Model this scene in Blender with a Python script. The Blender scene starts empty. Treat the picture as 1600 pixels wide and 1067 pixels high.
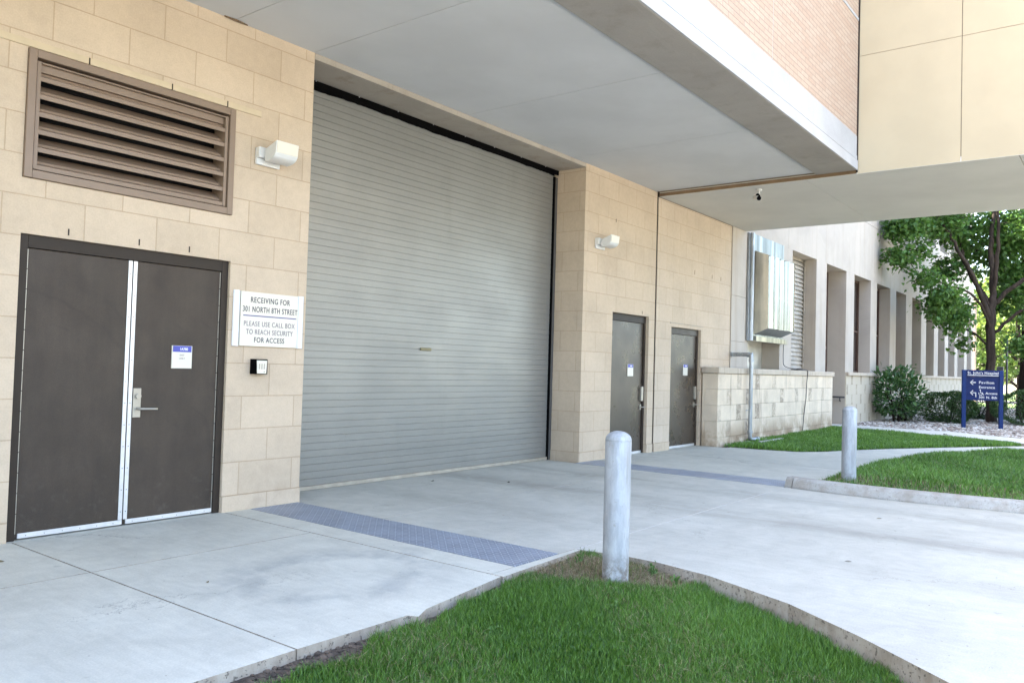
import bpy, bmesh, math, random
import numpy as np
from mathutils import Vector, Matrix

R = math.radians
SC = bpy.context.scene
COL = SC.collection

# ------------------------------------------------------------------ camera
cam_d = bpy.data.cameras.new('camera')
cam = bpy.data.objects.new('camera', cam_d); COL.objects.link(cam)
cam_d.sensor_width = 36.0; cam_d.sensor_fit = 'HORIZONTAL'
cam_d.lens = 1261.62 / 1600 * 36
cam_d.clip_start = 0.05; cam_d.clip_end = 2000
YAW, PITCH, ROLL = 0.915518621, 0.0311400812, 0.0287371141
f_ = Vector((math.sin(YAW) * math.cos(PITCH), math.cos(YAW) * math.cos(PITCH), math.sin(PITCH)))
r_ = Vector((math.cos(YAW), -math.sin(YAW), 0)); u_ = r_.cross(f_)
cr, sr = math.cos(ROLL), math.sin(ROLL)
r2, u2 = cr * r_ + sr * u_, -sr * r_ + cr * u_
cam.matrix_world = Matrix(((r2.x, u2.x, -f_.x, 0.0), (r2.y, u2.y, -f_.y, -6.98518),
                           (r2.z, u2.z, -f_.z, 1.49207), (0, 0, 0, 1)))
SC.camera = cam

# ------------------------------------------------------------------ sky, sun, exposure
SUN_EL, SUN_AZ = R(52), R(-24)          # behind the buildings: everything in view is in open shade
w = bpy.data.worlds.new('World'); SC.world = w; w.use_nodes = True
wn = w.node_tree; wn.nodes.clear()
sky = wn.nodes.new('ShaderNodeTexSky'); sky.sky_type = 'NISHITA'; sky.sun_disc = False
sky.sun_elevation = SUN_EL; sky.sun_rotation = SUN_AZ
sky.air_density = 1.0; sky.dust_density = 3.6; sky.ozone_density = 0.5
bg = wn.nodes.new('ShaderNodeBackground'); bg.inputs[1].default_value = 0.15
wo = wn.nodes.new('ShaderNodeOutputWorld')
wn.links.new(sky.outputs[0], bg.inputs[0]); wn.links.new(bg.outputs[0], wo.inputs[0])
sun_d = bpy.data.lights.new('sun', 'SUN'); sun_d.energy = 5.0; sun_d.angle = R(0.5); sun_d.color = (1.0, 0.94, 0.84)
sun = bpy.data.objects.new('sun', sun_d); COL.objects.link(sun)
sd = Vector((math.sin(SUN_AZ) * math.cos(SUN_EL), math.cos(SUN_AZ) * math.cos(SUN_EL), math.sin(SUN_EL)))
sun.rotation_euler = sd.to_track_quat('Z', 'Y').to_euler(); sun.location = (0, 10, 40)
SC.view_settings.view_transform = 'Standard'; SC.view_settings.look = 'None'
SC.view_settings.gamma = 1.0; SC.view_settings.exposure = 3.38
SC.cycles.max_bounces = 8; SC.cycles.diffuse_bounces = 5; SC.cycles.transparent_max_bounces = 8

# ------------------------------------------------------------------ object helpers
WL = {}                                   # world location of every Empty / part origin

def tag(o, label=None, cat=None, group=None, kind=None):
    if label: o['label'] = label
    if cat: o['category'] = cat
    if group: o['group'] = group
    if kind: o['kind'] = kind
    return o

def thing(name, loc, label, cat, group=None, rotz=0.0):
    o = bpy.data.objects.new(name, None); COL.objects.link(o)
    o.empty_display_size = 0.3
    o.location = loc; o.rotation_euler = (0, 0, rotz)
    WL[o] = Vector(loc)
    return tag(o, label, cat, group)

class MB:
    def __init__(s): s.v = []; s.f = []; s.sm = []
    def add(s, vs, fs, smooth=False):
        n = len(s.v); s.v += [tuple(v) for v in vs]
        for q in fs: s.f.append(tuple(n + i for i in q)); s.sm.append(smooth)
        return s
    def box(s, x0, x1, y0, y1, z0, z1):
        vs = [(x0,y0,z0),(x1,y0,z0),(x1,y1,z0),(x0,y1,z0),(x0,y0,z1),(x1,y0,z1),(x1,y1,z1),(x0,y1,z1)]
        return s.add(vs, [(0,3,2,1),(4,5,6,7),(0,1,5,4),(1,2,6,5),(2,3,7,6),(3,0,4,7)])
    def prism(s, pts, z0, z1):            # polygon in xy (counter-clockwise) pulled up in z
        a = sum(pts[i][0]*pts[(i+1)%len(pts)][1]-pts[(i+1)%len(pts)][0]*pts[i][1] for i in range(len(pts)))
        if a < 0: pts = pts[::-1]
        n = len(pts); vs = [(x,y,z0) for x,y in pts] + [(x,y,z1) for x,y in pts]
        fs = [tuple(range(n-1,-1,-1)), tuple(range(n,2*n))] + [(i,(i+1)%n,n+(i+1)%n,n+i) for i in range(n)]
        return s.add(vs, fs)
    def xprism(s, prof, x0, x1, smooth=False):   # profile of (y,z) pulled along x
        n = len(prof); vs = [(x0,y,z) for y,z in prof] + [(x1,y,z) for y,z in prof]
        fs = [tuple(range(n)), tuple(range(2*n-1,n-1,-1))] + [(i,n+i,n+(i+1)%n,(i+1)%n) for i in range(n)]
        return s.add(vs, fs, smooth)
    def sheet(s, pts, z): return s.add([(x,y,z) for x,y in pts], [tuple(range(len(pts)))])
    def tube(s, path, rad, n=12, cap=True):
        path = [Vector(p) for p in path]
        if not hasattr(rad, '__len__'): rad = [rad]*len(path)
        rings = []; prev = None
        for i, p in enumerate(path):
            t = (path[min(i+1,len(path)-1)] - path[max(i-1,0)]).normalized()
            if prev is None:
                a = Vector((0,0,1)) if abs(t.z) < .9 else Vector((1,0,0))
                nrm = t.cross(a).normalized()
            else:
                nrm = (prev - t*prev.dot(t)).normalized()
            prev = nrm; b = t.cross(nrm)
            rings.append([p + (nrm*math.cos(k*2*math.pi/n) + b*math.sin(k*2*math.pi/n))*rad[i] for k in range(n)])
        vs = [q for r in rings for q in r]; fs = []
        for i in range(len(rings)-1):
            for k in range(n):
                fs.append((i*n+k, i*n+(k+1)%n, (i+1)*n+(k+1)%n, (i+1)*n+k))
        s.add(vs, fs, True)
        if cap:
            m = len(rings)-1
            s.add(rings[0], [tuple(range(n-1,-1,-1))]); s.add(rings[m], [tuple(range(n))])
        return s
    def lathe(s, prof, c=(0,0,0), n=32):   # profile of (r,z) round the z axis
        vs = []; fs = []
        for r, z in prof:
            for k in range(n):
                a = 2*math.pi*k/n; vs.append((c[0]+r*math.cos(a), c[1]+r*math.sin(a), c[2]+z))
        for i in range(len(prof)-1):
            for k in range(n):
                fs.append((i*n+k, i*n+(k+1)%n, (i+1)*n+(k+1)%n, (i+1)*n+k))
        return s.add(vs, fs, True)
    def build(s, name, m, parent=None, bevel=0, local=False, auto=40):
        me = bpy.data.meshes.new(name)
        off = Vector((0,0,0)) if (local or parent is None) else WL[parent]
        me.from_pydata([(v[0]-off.x, v[1]-off.y, v[2]-off.z) for v in s.v], [], s.f)
        me.polygons.foreach_set('use_smooth', s.sm)
        me.update()
        if m is not None: me.materials.append(m)
        o = bpy.data.objects.new(name, me); COL.objects.link(o)
        if parent is not None: o.parent = parent
        WL[o] = off
        if bevel:
            b = o.modifiers.new('bevel', 'BEVEL'); b.width = bevel; b.segments = 2; b.limit_method = 'ANGLE'
        return o

def each(name, boxes, m, parent, bevel=0):
    return [MB().box(*b).build(name, m, parent, bevel=bevel) for b in boxes]

def struct(name, mb, m, bevel=0):
    return tag(mb.build(name, m, bevel=bevel), kind='structure')

def np_mesh(name, V, F4, F3, m, smooth=False, attr=None):
    me = bpy.data.meshes.new(name)
    n4, n3 = len(F4), len(F3)
    me.vertices.add(len(V)); me.vertices.foreach_set('co', np.asarray(V, np.float32).ravel())
    loops = np.concatenate([np.asarray(F4, np.int32).ravel(), np.asarray(F3, np.int32).ravel()])
    me.loops.add(len(loops)); me.loops.foreach_set('vertex_index', loops)
    me.polygons.add(n4+n3)
    st = np.concatenate([np.arange(n4)*4, n4*4+np.arange(n3)*3]).astype(np.int32)
    me.polygons.foreach_set('loop_start', st)
    me.polygons.foreach_set('use_smooth', np.full(n4+n3, smooth))
    me.update(calc_edges=True); me.validate()
    if attr is not None:
        a = me.attributes.new('tint', 'FLOAT', 'POINT'); a.data.foreach_set('value', np.asarray(attr, np.float32))
    me.materials.append(m)
    o = bpy.data.objects.new(name, me); COL.objects.link(o); WL[o] = Vector((0,0,0))
    return o

# ------------------------------------------------------------------ materials
class Mat:
    def __init__(s, name):
        s.m = bpy.data.materials.new(name); s.m.use_nodes = True
        s.t = s.m.node_tree; s.t.nodes.clear()
        s.out = s.n('ShaderNodeOutputMaterial'); s.p = s.n('ShaderNodeBsdfPrincipled')
        s.l(s.p.outputs[0], s.out.inputs[0])
        s.pos = s.n('ShaderNodeNewGeometry').outputs['Position']
    def n(s, t, **k):
        nd = s.t.nodes.new(t)
        for a, b in k.items(): setattr(nd, a, b)
        return nd
    def l(s, a, b): s.t.links.new(a, b)
    def setv(s, sock, v):
        if hasattr(v, 'is_linked') or hasattr(v, 'links'): s.l(v, sock)
        elif hasattr(v, '__len__') and len(v) == 3 and sock.type == 'RGBA': sock.default_value = (*v, 1)
        else: sock.default_value = v
    def math(s, op, a, b=0.0, c=None, clamp=False):
        nd = s.n('ShaderNodeMath', operation=op, use_clamp=clamp)
        s.setv(nd.inputs[0], a); s.setv(nd.inputs[1], b)
        if c is not None: s.setv(nd.inputs[2], c)
        return nd.outputs[0]
    def sep(s, v=None):
        nd = s.n('ShaderNodeSeparateXYZ'); s.l(v if v is not None else s.pos, nd.inputs[0]); return nd.outputs
    def comb(s, x, y, z):
        nd = s.n('ShaderNodeCombineXYZ')
        for i, q in enumerate((x, y, z)): s.setv(nd.inputs[i], q)
        return nd.outputs[0]
    def scale(s, sx, sy, sz, v=None):
        nd = s.n('ShaderNodeVectorMath', operation='MULTIPLY'); s.l(v if v is not None else s.pos, nd.inputs[0])
        nd.inputs[1].default_value = (sx, sy, sz); return nd.outputs[0]
    def noise(s, scale, detail=4, rough=.55, vec=None, dist=0.0):
        nd = s.n('ShaderNodeTexNoise'); s.l(vec if vec is not None else s.pos, nd.inputs['Vector'])
        nd.inputs['Scale'].default_value = scale; nd.inputs['Detail'].default_value = detail
        nd.inputs['Roughness'].default_value = rough; nd.inputs['Distortion'].default_value = dist
        return nd.outputs['Fac']
    def ramp(s, fac, a, b, lo=0.0, hi=1.0):      # map fac from a..b to lo..hi, smooth and clamped
        nd = s.n('ShaderNodeMapRange', interpolation_type='SMOOTHSTEP'); s.l(fac, nd.inputs[0])
        for i, q in enumerate((a, b, lo, hi)): nd.inputs[i+1].default_value = q
        return nd.outputs[0]
    def mix(s, fac, a, b, mode='MIX'):
        nd = s.n('ShaderNodeMix', data_type='RGBA', blend_type=mode)
        s.setv(nd.inputs[0], fac); s.setv(nd.inputs[6], a); s.setv(nd.inputs[7], b); return nd.outputs[2]
    def gray(s, v):
        return s.comb(v, v, v)
    def bump(s, h, strength=.3, dist=.01):
        nd = s.n('ShaderNodeBump'); nd.inputs['Strength'].default_value = strength
        nd.inputs['Distance'].default_value = dist; s.l(h, nd.inputs['Height'])
        s.l(nd.outputs[0], s.p.inputs['Normal']); return nd
    def fin(s, col=None, rough=.7, metal=0.0, spec=None):
        if col is not None: s.setv(s.p.inputs['Base Color'], col)
        s.setv(s.p.inputs['Roughness'], rough); s.setv(s.p.inputs['Metallic'], metal)
        if spec is not None: s.p.inputs['Specular IOR Level'].default_value = spec
        return s.m

def plain(name, col, rough=.6, metal=0.0, var=.12, scale=6.0, bump=0.0, bscale=60.0, spec=None):
    M = Mat(name)
    f = M.ramp(M.noise(scale, 5), .3, .7, 1-var, 1+var)
    c = M.mix(1.0, col, M.gray(f), 'MULTIPLY')
    if bump: M.bump(M.noise(bscale, 3), bump, .004)
    return M.fin(c, rough, metal, spec)

def concrete(name, base, drive=False, side=False):
    M = Mat(name); P = M.sep()
    big = M.ramp(M.noise(.55, 6, .6, dist=.4), .3, .72, .92, 1.05)
    med = M.ramp(M.noise(3.4, 9, .74, dist=.6), .3, .7, .90, 1.06)
    fine = M.ramp(M.noise(90, 4, .7), .25, .75, .90, 1.09)
    f = M.math('MULTIPLY', M.math('MULTIPLY', big, med), fine)
    broom = M.noise(26, 3, .6, vec=M.scale(1, .12, 1))
    f = M.math('MULTIPLY', f, M.ramp(broom, .3, .7, .965, 1.03))
    spots = M.ramp(M.noise(7.5, 2, .5), .70, .78, 1.0, .78)
    f = M.math('MULTIPLY', f, spots)
    pale = M.ramp(M.noise(1.7, 8, .72, dist=.8), .55, .74, 0, .16 if drive else .26)      # efflorescence
    if drive:
        st = M.noise(2.4, 6, .65, vec=M.scale(1, .16, 1), dist=.3)
        tot = None
        for xc, wd, am in ((6.7, .30, .10), (8.3, .40, .21), (9.75, .30, .18)):
            g = M.math('ABSOLUTE', M.math('SUBTRACT', P[0], xc))
            g = M.ramp(g, 0.02, wd + .25, am, 0.0)
            tot = g if tot is None else M.math('ADD', tot, g)
        k = M.math('MULTIPLY', tot, M.ramp(st, .30, .66, 0.0, 1.5))
        k = M.math('MULTIPLY', k, M.ramp(P[1], -9.0, -3.0, 1.0, .8))
        f = M.math('MULTIPLY', f, M.math('SUBTRACT', 1.0, k))
        oil = M.ramp(M.noise(.9, 5, .6, vec=M.scale(1, 1.6, 1)), .60, .70, 1.0, .80)
        f = M.math('MULTIPLY', f, M.math('MAXIMUM', oil, M.ramp(P[1], -.9, -1.8, 0, 1)))
    c = M.mix(1.0, base, M.gray(f), 'MULTIPLY')
    c = M.mix(pale, c, tuple(min(.62, b*1.28) for b in base))
    if not drive:      # dried water ring and grime on the apron
        dx = M.math('SUBTRACT', P[0], 3.85); dy = M.math('SUBTRACT', P[1], -2.55)
        d = M.math('SQRT', M.math('ADD', M.math('MULTIPLY', dx, dx), M.math('MULTIPLY', M.math('MULTIPLY', dy, dy), 1.5)))
        d = M.math('ADD', d, M.math('MULTIPLY', M.math('SUBTRACT', M.noise(2.2, 5), .5), .7))
        ring = M.math('MULTIPLY', M.ramp(d, .42, .62, 0, 1), M.ramp(d, .66, .98, 1, 0))
        ring = M.math('MULTIPLY', ring, M.ramp(M.noise(3.5, 7, .7), .35, .6, .05, .36))
        c = M.mix(ring, c, (.17, .18, .19))
    # formed side faces: rough, pitted and dirt stained
    nz = M.sep(M.n('ShaderNodeNewGeometry').outputs['Normal'])[2]
    edge = M.ramp(nz, .3, .75, 1, 0)
    pit = M.ramp(M.noise(38, 4, .7), .56, .64, 0, .75)
    sc = M.mix(M.ramp(M.noise(6, 7, .7, vec=M.scale(1, 1, .5)), .35, .65, .1, .8), (.42, .375, .31), (.25, .20, .15))
    sc = M.mix(pit, sc, (.08, .065, .05))
    if not side: c = M.mix(edge, c, sc)
    # hairline cracks and small dark specks
    vo = M.n('ShaderNodeTexVoronoi', feature='DISTANCE_TO_EDGE'); vo.inputs['Scale'].default_value = .32
    wv = M.n('ShaderNodeVectorMath', operation='ADD'); M.l(M.pos, wv.inputs[0]); M.l(M.comb(M.math('MULTIPLY', M.noise(2.5, 6, .7), 1.1), M.math('MULTIPLY', M.noise(2.9, 6, .7), 1.1), 0.0), wv.inputs[1]); M.l(wv.outputs[0], vo.inputs['Vector'])
    ck = M.math('MULTIPLY', M.ramp(vo.outputs['Distance'], .0006, .0022, .55, 0), M.ramp(M.noise(.5, 2), .50, .58, 0, 1))
    c = M.mix(ck, c, (.12, .11, .10))
    speck = M.ramp(M.noise(21, 2, .5), .735, .76, 0, .6)
    c = M.mix(speck, c, (.13, .11, .09))
    if side:
        c = M.mix(M.math('MULTIPLY', pit, .6), c, (.16, .14, .12))
        c = M.mix(M.ramp(M.noise(5, 6, .6), .4, .65, 0, .55), c, (.25, .21, .16))
    h = M.math('ADD', M.noise(140, 3, .6), M.math('MULTIPLY', broom, .8))
    M.bump(h, .25, .004)
    return M.fin(c, M.ramp(big, .86, 1.08, .72, .9), spec=.25)

def blockwork(name, base, dark, bw=.63, rh=.3235, z0=.155, joint=.0052, tint=.30, shift=0.0, streak=.0):
    M = Mat(name); P = M.sep()
    u = M.math('ADD', M.math('ADD', P[0], P[1]), shift)
    v = M.math('SUBTRACT', P[2], z0 - 20*rh)
    b = M.n('ShaderNodeTexBrick', offset=.5, offset_frequency=2, squash=1.0)
    M.l(M.comb(u, v, 0.0), b.inputs['Vector'])
    b.inputs['Scale'].default_value = 1.0
    b.inputs['Brick Width'].default_value = bw; b.inputs['Row Height'].default_value = rh
    b.inputs['Mortar Size'].default_value = joint; b.inputs['Mortar Smooth'].default_value = .35
    b.inputs['Color1'].default_value = (1, 1, 1, 1); b.inputs['Color2'].default_value = (1-.22*tint, 1-.24*tint, 1-.28*tint, 1)
    b.inputs['Mortar'].default_value = (.78, .74, .68, 1)
    c = M.mix(1.0, base, b.outputs['Color'], 'MULTIPLY')
    f = M.math('MULTIPLY', M.ramp(M.noise(1.3, 6, .6), .3, .7, .93, 1.05), M.ramp(M.noise(75, 4, .7), .25, .75, .93, 1.06))
    f = M.math('MULTIPLY', f, M.ramp(M.noise(14, 5, .6), .3, .7, .965, 1.03))
    c = M.mix(1.0, c, M.gray(f), 'MULTIPLY')
    dirt = M.math('MULTIPLY', M.ramp(M.noise(2.3, 6, .65), .50, .72, 0, .45), M.ramp(P[2], 0.0, .5, 1, .15))
    c = M.mix(dirt, c, dark)
    if streak:
        sn = M.noise(3.0, 6, .6, vec=M.scale(1.6, 1.6, .12))
        c = M.mix(M.ramp(sn, .55, .74, 0, streak), c, dark)
    h = M.math('ADD', M.math('MULTIPLY', b.outputs['Fac'], -1.0), M.math('MULTIPLY', M.noise(90, 4, .7), .12))
    M.bump(h, .5, .005)
    return M.fin(c, .85, spec=.2)

def steel_galv(name, base=(.52,.54,.56), rough=.42, metal=.75):
    M = Mat(name)
    vo = M.n('ShaderNodeTexVoronoi'); M.l(M.scale(1, 1, .45), vo.inputs['Vector']); vo.inputs['Scale'].default_value = 34
    sp = M.sep(vo.outputs['Color'])[0]
    f = M.math('ADD', .84, M.math('MULTIPLY', sp, .16))
    run = M.ramp(M.noise(6, 6, .6, vec=M.scale(1.8, 1.8, .35)), .3, .7, .74, 1.10)
    f = M.math('MULTIPLY', f, run)
    c = M.mix(1.0, base, M.gray(f), 'MULTIPLY')
    chalk = M.ramp(M.noise(4.2, 6, .7, vec=M.scale(1.6, 1.6, .5)), .50, .66, 0, .6)
    c = M.mix(chalk, c, tuple(min(1, q*1.25) for q in base))
    scuff = M.ramp(M.noise(22, 6, .75), .60, .70, 0, .6)
    c = M.mix(scuff, c, (.26, .24, .21))
    M.bump(M.noise(40, 4, .6), .12, .004)
    return M.fin(c, M.ramp(sp, 0, 1, rough-.08, rough+.12), metal)

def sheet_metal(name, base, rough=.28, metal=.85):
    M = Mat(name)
    f = M.math('MULTIPLY', M.ramp(M.noise(3.8, 5, .6, vec=M.scale(1.6, .4, .05)), .34, .66, .45, 1.1), M.ramp(M.noise(2.2, 5, .6), .3, .7, .88, 1.05))  # tall noise bands paint reflection stripes into the sheet colour
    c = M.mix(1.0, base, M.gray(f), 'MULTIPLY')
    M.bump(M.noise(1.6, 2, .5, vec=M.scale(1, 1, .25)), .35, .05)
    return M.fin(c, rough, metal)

def leafmat(name, dark, light, gloss=.45, trans=.35, tcol=None):
    M = Mat(name)
    at = M.n('ShaderNodeAttribute', attribute_name='tint').outputs['Fac']
    c = M.mix(at, dark, light)
    M.fin(c, gloss, spec=.4)
    tr = M.n('ShaderNodeBsdfTranslucent'); M.l(M.mix(.5, c, tcol or light), tr.inputs[0])
    mx = M.n('ShaderNodeMixShader'); mx.inputs[0].default_value = trans
    M.l(M.p.outputs[0], mx.inputs[1]); M.l(tr.outputs[0], mx.inputs[2]); M.l(mx.outputs[0], M.out.inputs[0])
    return M.m

def bark(name, base):
    M = Mat(name)
    n = M.noise(7, 6, .65, vec=M.scale(2.2, 2.2, .35), dist=.5)
    c = M.mix(M.ramp(n, .35, .65), tuple(q*.45 for q in base), base)
    M.bump(n, .8, .03)
    return M.fin(c, .9, spec=.2)

M_ = {}
M_['block'] = blockwork('block_masonry', (.52, .412, .302), (.325, .245, .17))
M_['apron'] = concrete('apron_concrete', (.515, .50, .43))
M_['drive'] = concrete('driveway_concrete', (.445, .432, .375), drive=True)
M_['walk'] = concrete('walk_concrete', (.475, .46, .395))
M_['kerb'] = concrete('kerb_concrete', (.38, .362, .325), side=True)
M_['sealant'] = plain('joint_sealant', (.50, .49, .46), .8)
M_['dark_gap'] = plain('joint_dirt', (.10, .085, .07), .95)
M_['stucco'] = plain('ceiling_stucco', (.53, .53, .525), .9, var=.045, scale=1.1, bump=.25, bscale=160)
M_['stucco_warm'] = plain('skybridge_soffit_stucco', (.55, .53, .485), .9, var=.05, scale=1.0, bump=.25, bscale=160)
M_['yellow'] = plain('yellow_stucco', (.435, .355, .235), .9, var=.03, scale=1.5, bump=.3, bscale=190)
M_['precast'] = None
def m_door(name, base, rough, spec, mark=.14):
    M = Mat(name); P = M.sep()
    f = M.math('MULTIPLY', M.ramp(M.noise(2.2, 6, .65), .3, .7, .86, 1.12), M.ramp(M.noise(170, 3, .8), .3, .7, .80, 1.22))
    f = M.math('MULTIPLY', f, M.ramp(M.noise(5, 6, .6, vec=M.scale(2, 1, .3)), .3, .7, .92, 1.07))
    c = M.mix(1.0, base, M.gray(f), 'MULTIPLY')
    # swept scuff arcs and kicked foot
    wv = M.n('ShaderNodeTexWave', wave_type='RINGS', rings_direction='SPHERICAL'); wv.inputs['Scale'].default_value = 1.3; wv.inputs['Distortion'].default_value = 9; wv.inputs['Detail'].default_value = 4
    M.l(M.scale(.8, .0, 1.5), wv.inputs['Vector'])
    arc = M.math('MULTIPLY', M.ramp(wv.outputs['Fac'], .90, 1.0, 0, mark), M.ramp(M.noise(1.9, 4), .48, .62, 0, 1))
    c = M.mix(arc, c, (.012, .010, .008))
    kick = M.math('MULTIPLY', M.ramp(P[2], .05, .8, .28, 0), M.ramp(M.noise(12, 6, .75), .52, .70, 0, 1))
    c = M.mix(kick, c, (.11, .095, .08))
    dust = M.ramp(M.noise(60, 3, .8), .68, .74, 0, .2); c = M.mix(dust, c, (.14, .125, .11))
    M.bump(M.noise(260, 3, .7), .22, .003)
    return M.fin(c, M.ramp(M.noise(3, 5), .3, .7, rough-.06, rough+.1), 0, spec)
M_['door'] = m_door('bronze_door_paint', (.047, .034, .0245), .46, .28)
M_['door_light'] = m_door('worn_bronze_door_paint', (.052, .039, .028), .30, .45, .0)
M_['frame'] = plain('bronze_frame_paint', (.030, .0215, .0155), .5, var=.08, spec=.2)
M_['black'] = plain('black_rubber', (.0025, .0023, .0023), 1.0, spec=.05)
M_['alu'] = plain('bright_aluminium', (.62, .60, .58), .38, .3, var=.06, scale=14)
M_['satin'] = plain('satin_steel', (.36, .33, .28), .38, .5, var=.08)
M_['white'] = plain('white_enamel', (.62, .61, .585), .4, var=.03)
M_['lens'] = plain('ribbed_lamp_lens', (.66, .68, .70), .25, var=.05)
M_['sign_white'] = plain('sign_panel_white', (.62, .57, .475), .35, var=.02)
M_['ink'] = plain('sign_ink', (.03, .027, .05), .5)
M_['ink_pale'] = plain('sign_ink_pale', (.17, .14, .17), .5)
M_['rule'] = plain('sign_rule_blue', (.06, .055, .20), .5)
M_['blue'] = plain('plaque_blue', (.045, .055, .33), .4)
M_['navy'] = plain('sign_navy_paint', (.008, .018, .082), .5, var=.08, spec=.15)
M_['navy_post'] = plain('sign_post_navy', (.010, .028, .115), .5, var=.08, spec=.15)
M_['letter'] = plain('white_lettering', (.62, .62, .62), .5, var=.02)
M_['louver'] = plain('louver_paint', (.205, .142, .098), .45, var=.06, scale=3)
M_['louver_dark'] = plain('louver_back', (.004, .003, .003), .9)
M_['galv'] = steel_galv('galvanised_steel', (.36,.38,.40))
M_['bollard'] = steel_galv('bollard_galvanising', (.37, .385, .39), .6, .25)
def bollard_grime(m):
    t = m.node_tree; p = [n for n in t.nodes if n.type == 'BSDF_PRINCIPLED'][0]; src = p.inputs['Base Color'].links[0].from_socket
    M = Mat.__new__(Mat); M.m = m; M.t = t; M.p = p; M.pos = M.n('ShaderNodeNewGeometry').outputs['Position']
    P = M.sep(); c = src
    foot = M.math('MULTIPLY', M.ramp(P[2], .0, .22, .85, 0), M.ramp(M.noise(14, 6, .75), .38, .62, 0, 1))
    c = M.mix(foot, c, (.13, .10, .07))
    drip = M.math('MULTIPLY', M.ramp(M.noise(9, 5, .6, vec=M.scale(2.2, 2.2, .10)), .58, .68, 0, .5), M.ramp(P[2], .2, 1.0, .4, 1))
    c = M.mix(drip, c, (.20, .185, .165))
    chip = M.ramp(M.noise(48, 4, .8), .66, .70, 0, .8); c = M.mix(chip, c, (.12, .105, .09))
    M.l(c, p.inputs['Base Color'])
bollard_grime(M_['bollard'])
M_['soil'] = plain('soil', (.075, .055, .040), .95, var=.5, scale=18, bump=1.0, bscale=40)
M_['lawn_base'] = plain('lawn_thatch', (.045, .065, .022), .95, var=.45, scale=9)
M_['asphalt'] = plain('asphalt', (.06, .06, .06), .9, var=.2, scale=12)
M_['brown'] = plain('brown_trim', (.19, .118, .06), .8, var=.2, scale=3)
M_['roof'] = plain('flat_roofing', (.25, .25, .25), .9)
M_['glass'] = plain('dark_window_glass', (.030, .020, .016), .12, var=.1)
M_['winframe'] = plain('bronze_window_frame', (.085, .045, .03), .45)
M_['redtrim'] = plain('dark_pipe_paint', (.05, .05, .05), .5)

def m_precast(name, base, dark, streak=.45, sc=1.0, bands=True):
    M = Mat(name)
    f = M.math('MULTIPLY', M.ramp(M.noise(.9*sc, 7, .62, dist=.5), .3, .7, .90, 1.06), M.ramp(M.noise(60, 4, .7), .25, .75, .95, 1.05))
    c = M.mix(1.0, base, M.gray(f), 'MULTIPLY')
    sn = M.noise(2.6*sc, 6, .62, vec=M.scale(1.5, 1.5, .10))
    c = M.mix(M.ramp(sn, .50, .74, 0, streak), c, dark)
    if bands:
        st = M.noise(1.6, 7, .7, vec=M.scale(.5, 2.0, 1.0), dist=1.2)
        c = M.mix(M.ramp(st, .58, .72, 0, .4), c, tuple(min(.8, q*1.2) for q in base))
    M.bump(M.noise(80, 4, .6), .15, .004)
    return M.fin(c, .85, spec=.25)
M_['precast'] = m_precast('precast_band', (.385, .38, .375), (.33, .32, .305), .3, 1.0, False)
M_['beam'] = m_precast('edge_beam_concrete', (.30, .275, .245), (.21, .19, .16), .4)
M_['lintel'] = m_precast('lintel_stone', (.37, .325, .27), (.22, .17, .12), .5)
M_['stone'] = m_precast('limestone_panel', (.43, .375, .315), (.33, .265, .205), .5, .8, False)
M_['stone_cap'] = m_precast('limestone_coping', (.48, .40, .31), (.26, .195, .14), .6, 2.0, False)

def m_brick():
    M = Mat('pale_brick'); P = M.sep()
    b = M.n('ShaderNodeTexBrick', offset=.5); M.l(M.comb(P[0], P[2], 0.0), b.inputs['Vector'])
    b.inputs['Scale'].default_value = 1; b.inputs['Brick Width'].default_value = .305; b.inputs['Row Height'].default_value = .0677
    b.inputs['Mortar Size'].default_value = .007; b.inputs['Mortar Smooth'].default_value = .2; b.inputs['Bias'].default_value = -.1
    b.inputs['Color1'].default_value = (.42, .325, .245, 1); b.inputs['Color2'].default_value = (.395, .285, .21, 1)
    b.inputs['Mortar'].default_value = (.29, .22, .175, 1)
    f = M.ramp(M.noise(30, 5, .7), .25, .75, .92, 1.07)
    M.bump(M.math('MULTIPLY', b.outputs['Fac'], -1), .5, .006)
    return M.fin(M.mix(1.0, b.outputs['Color'], M.gray(f), 'MULTIPLY'), .85, spec=.2)
M_['brick'] = m_brick()

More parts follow.
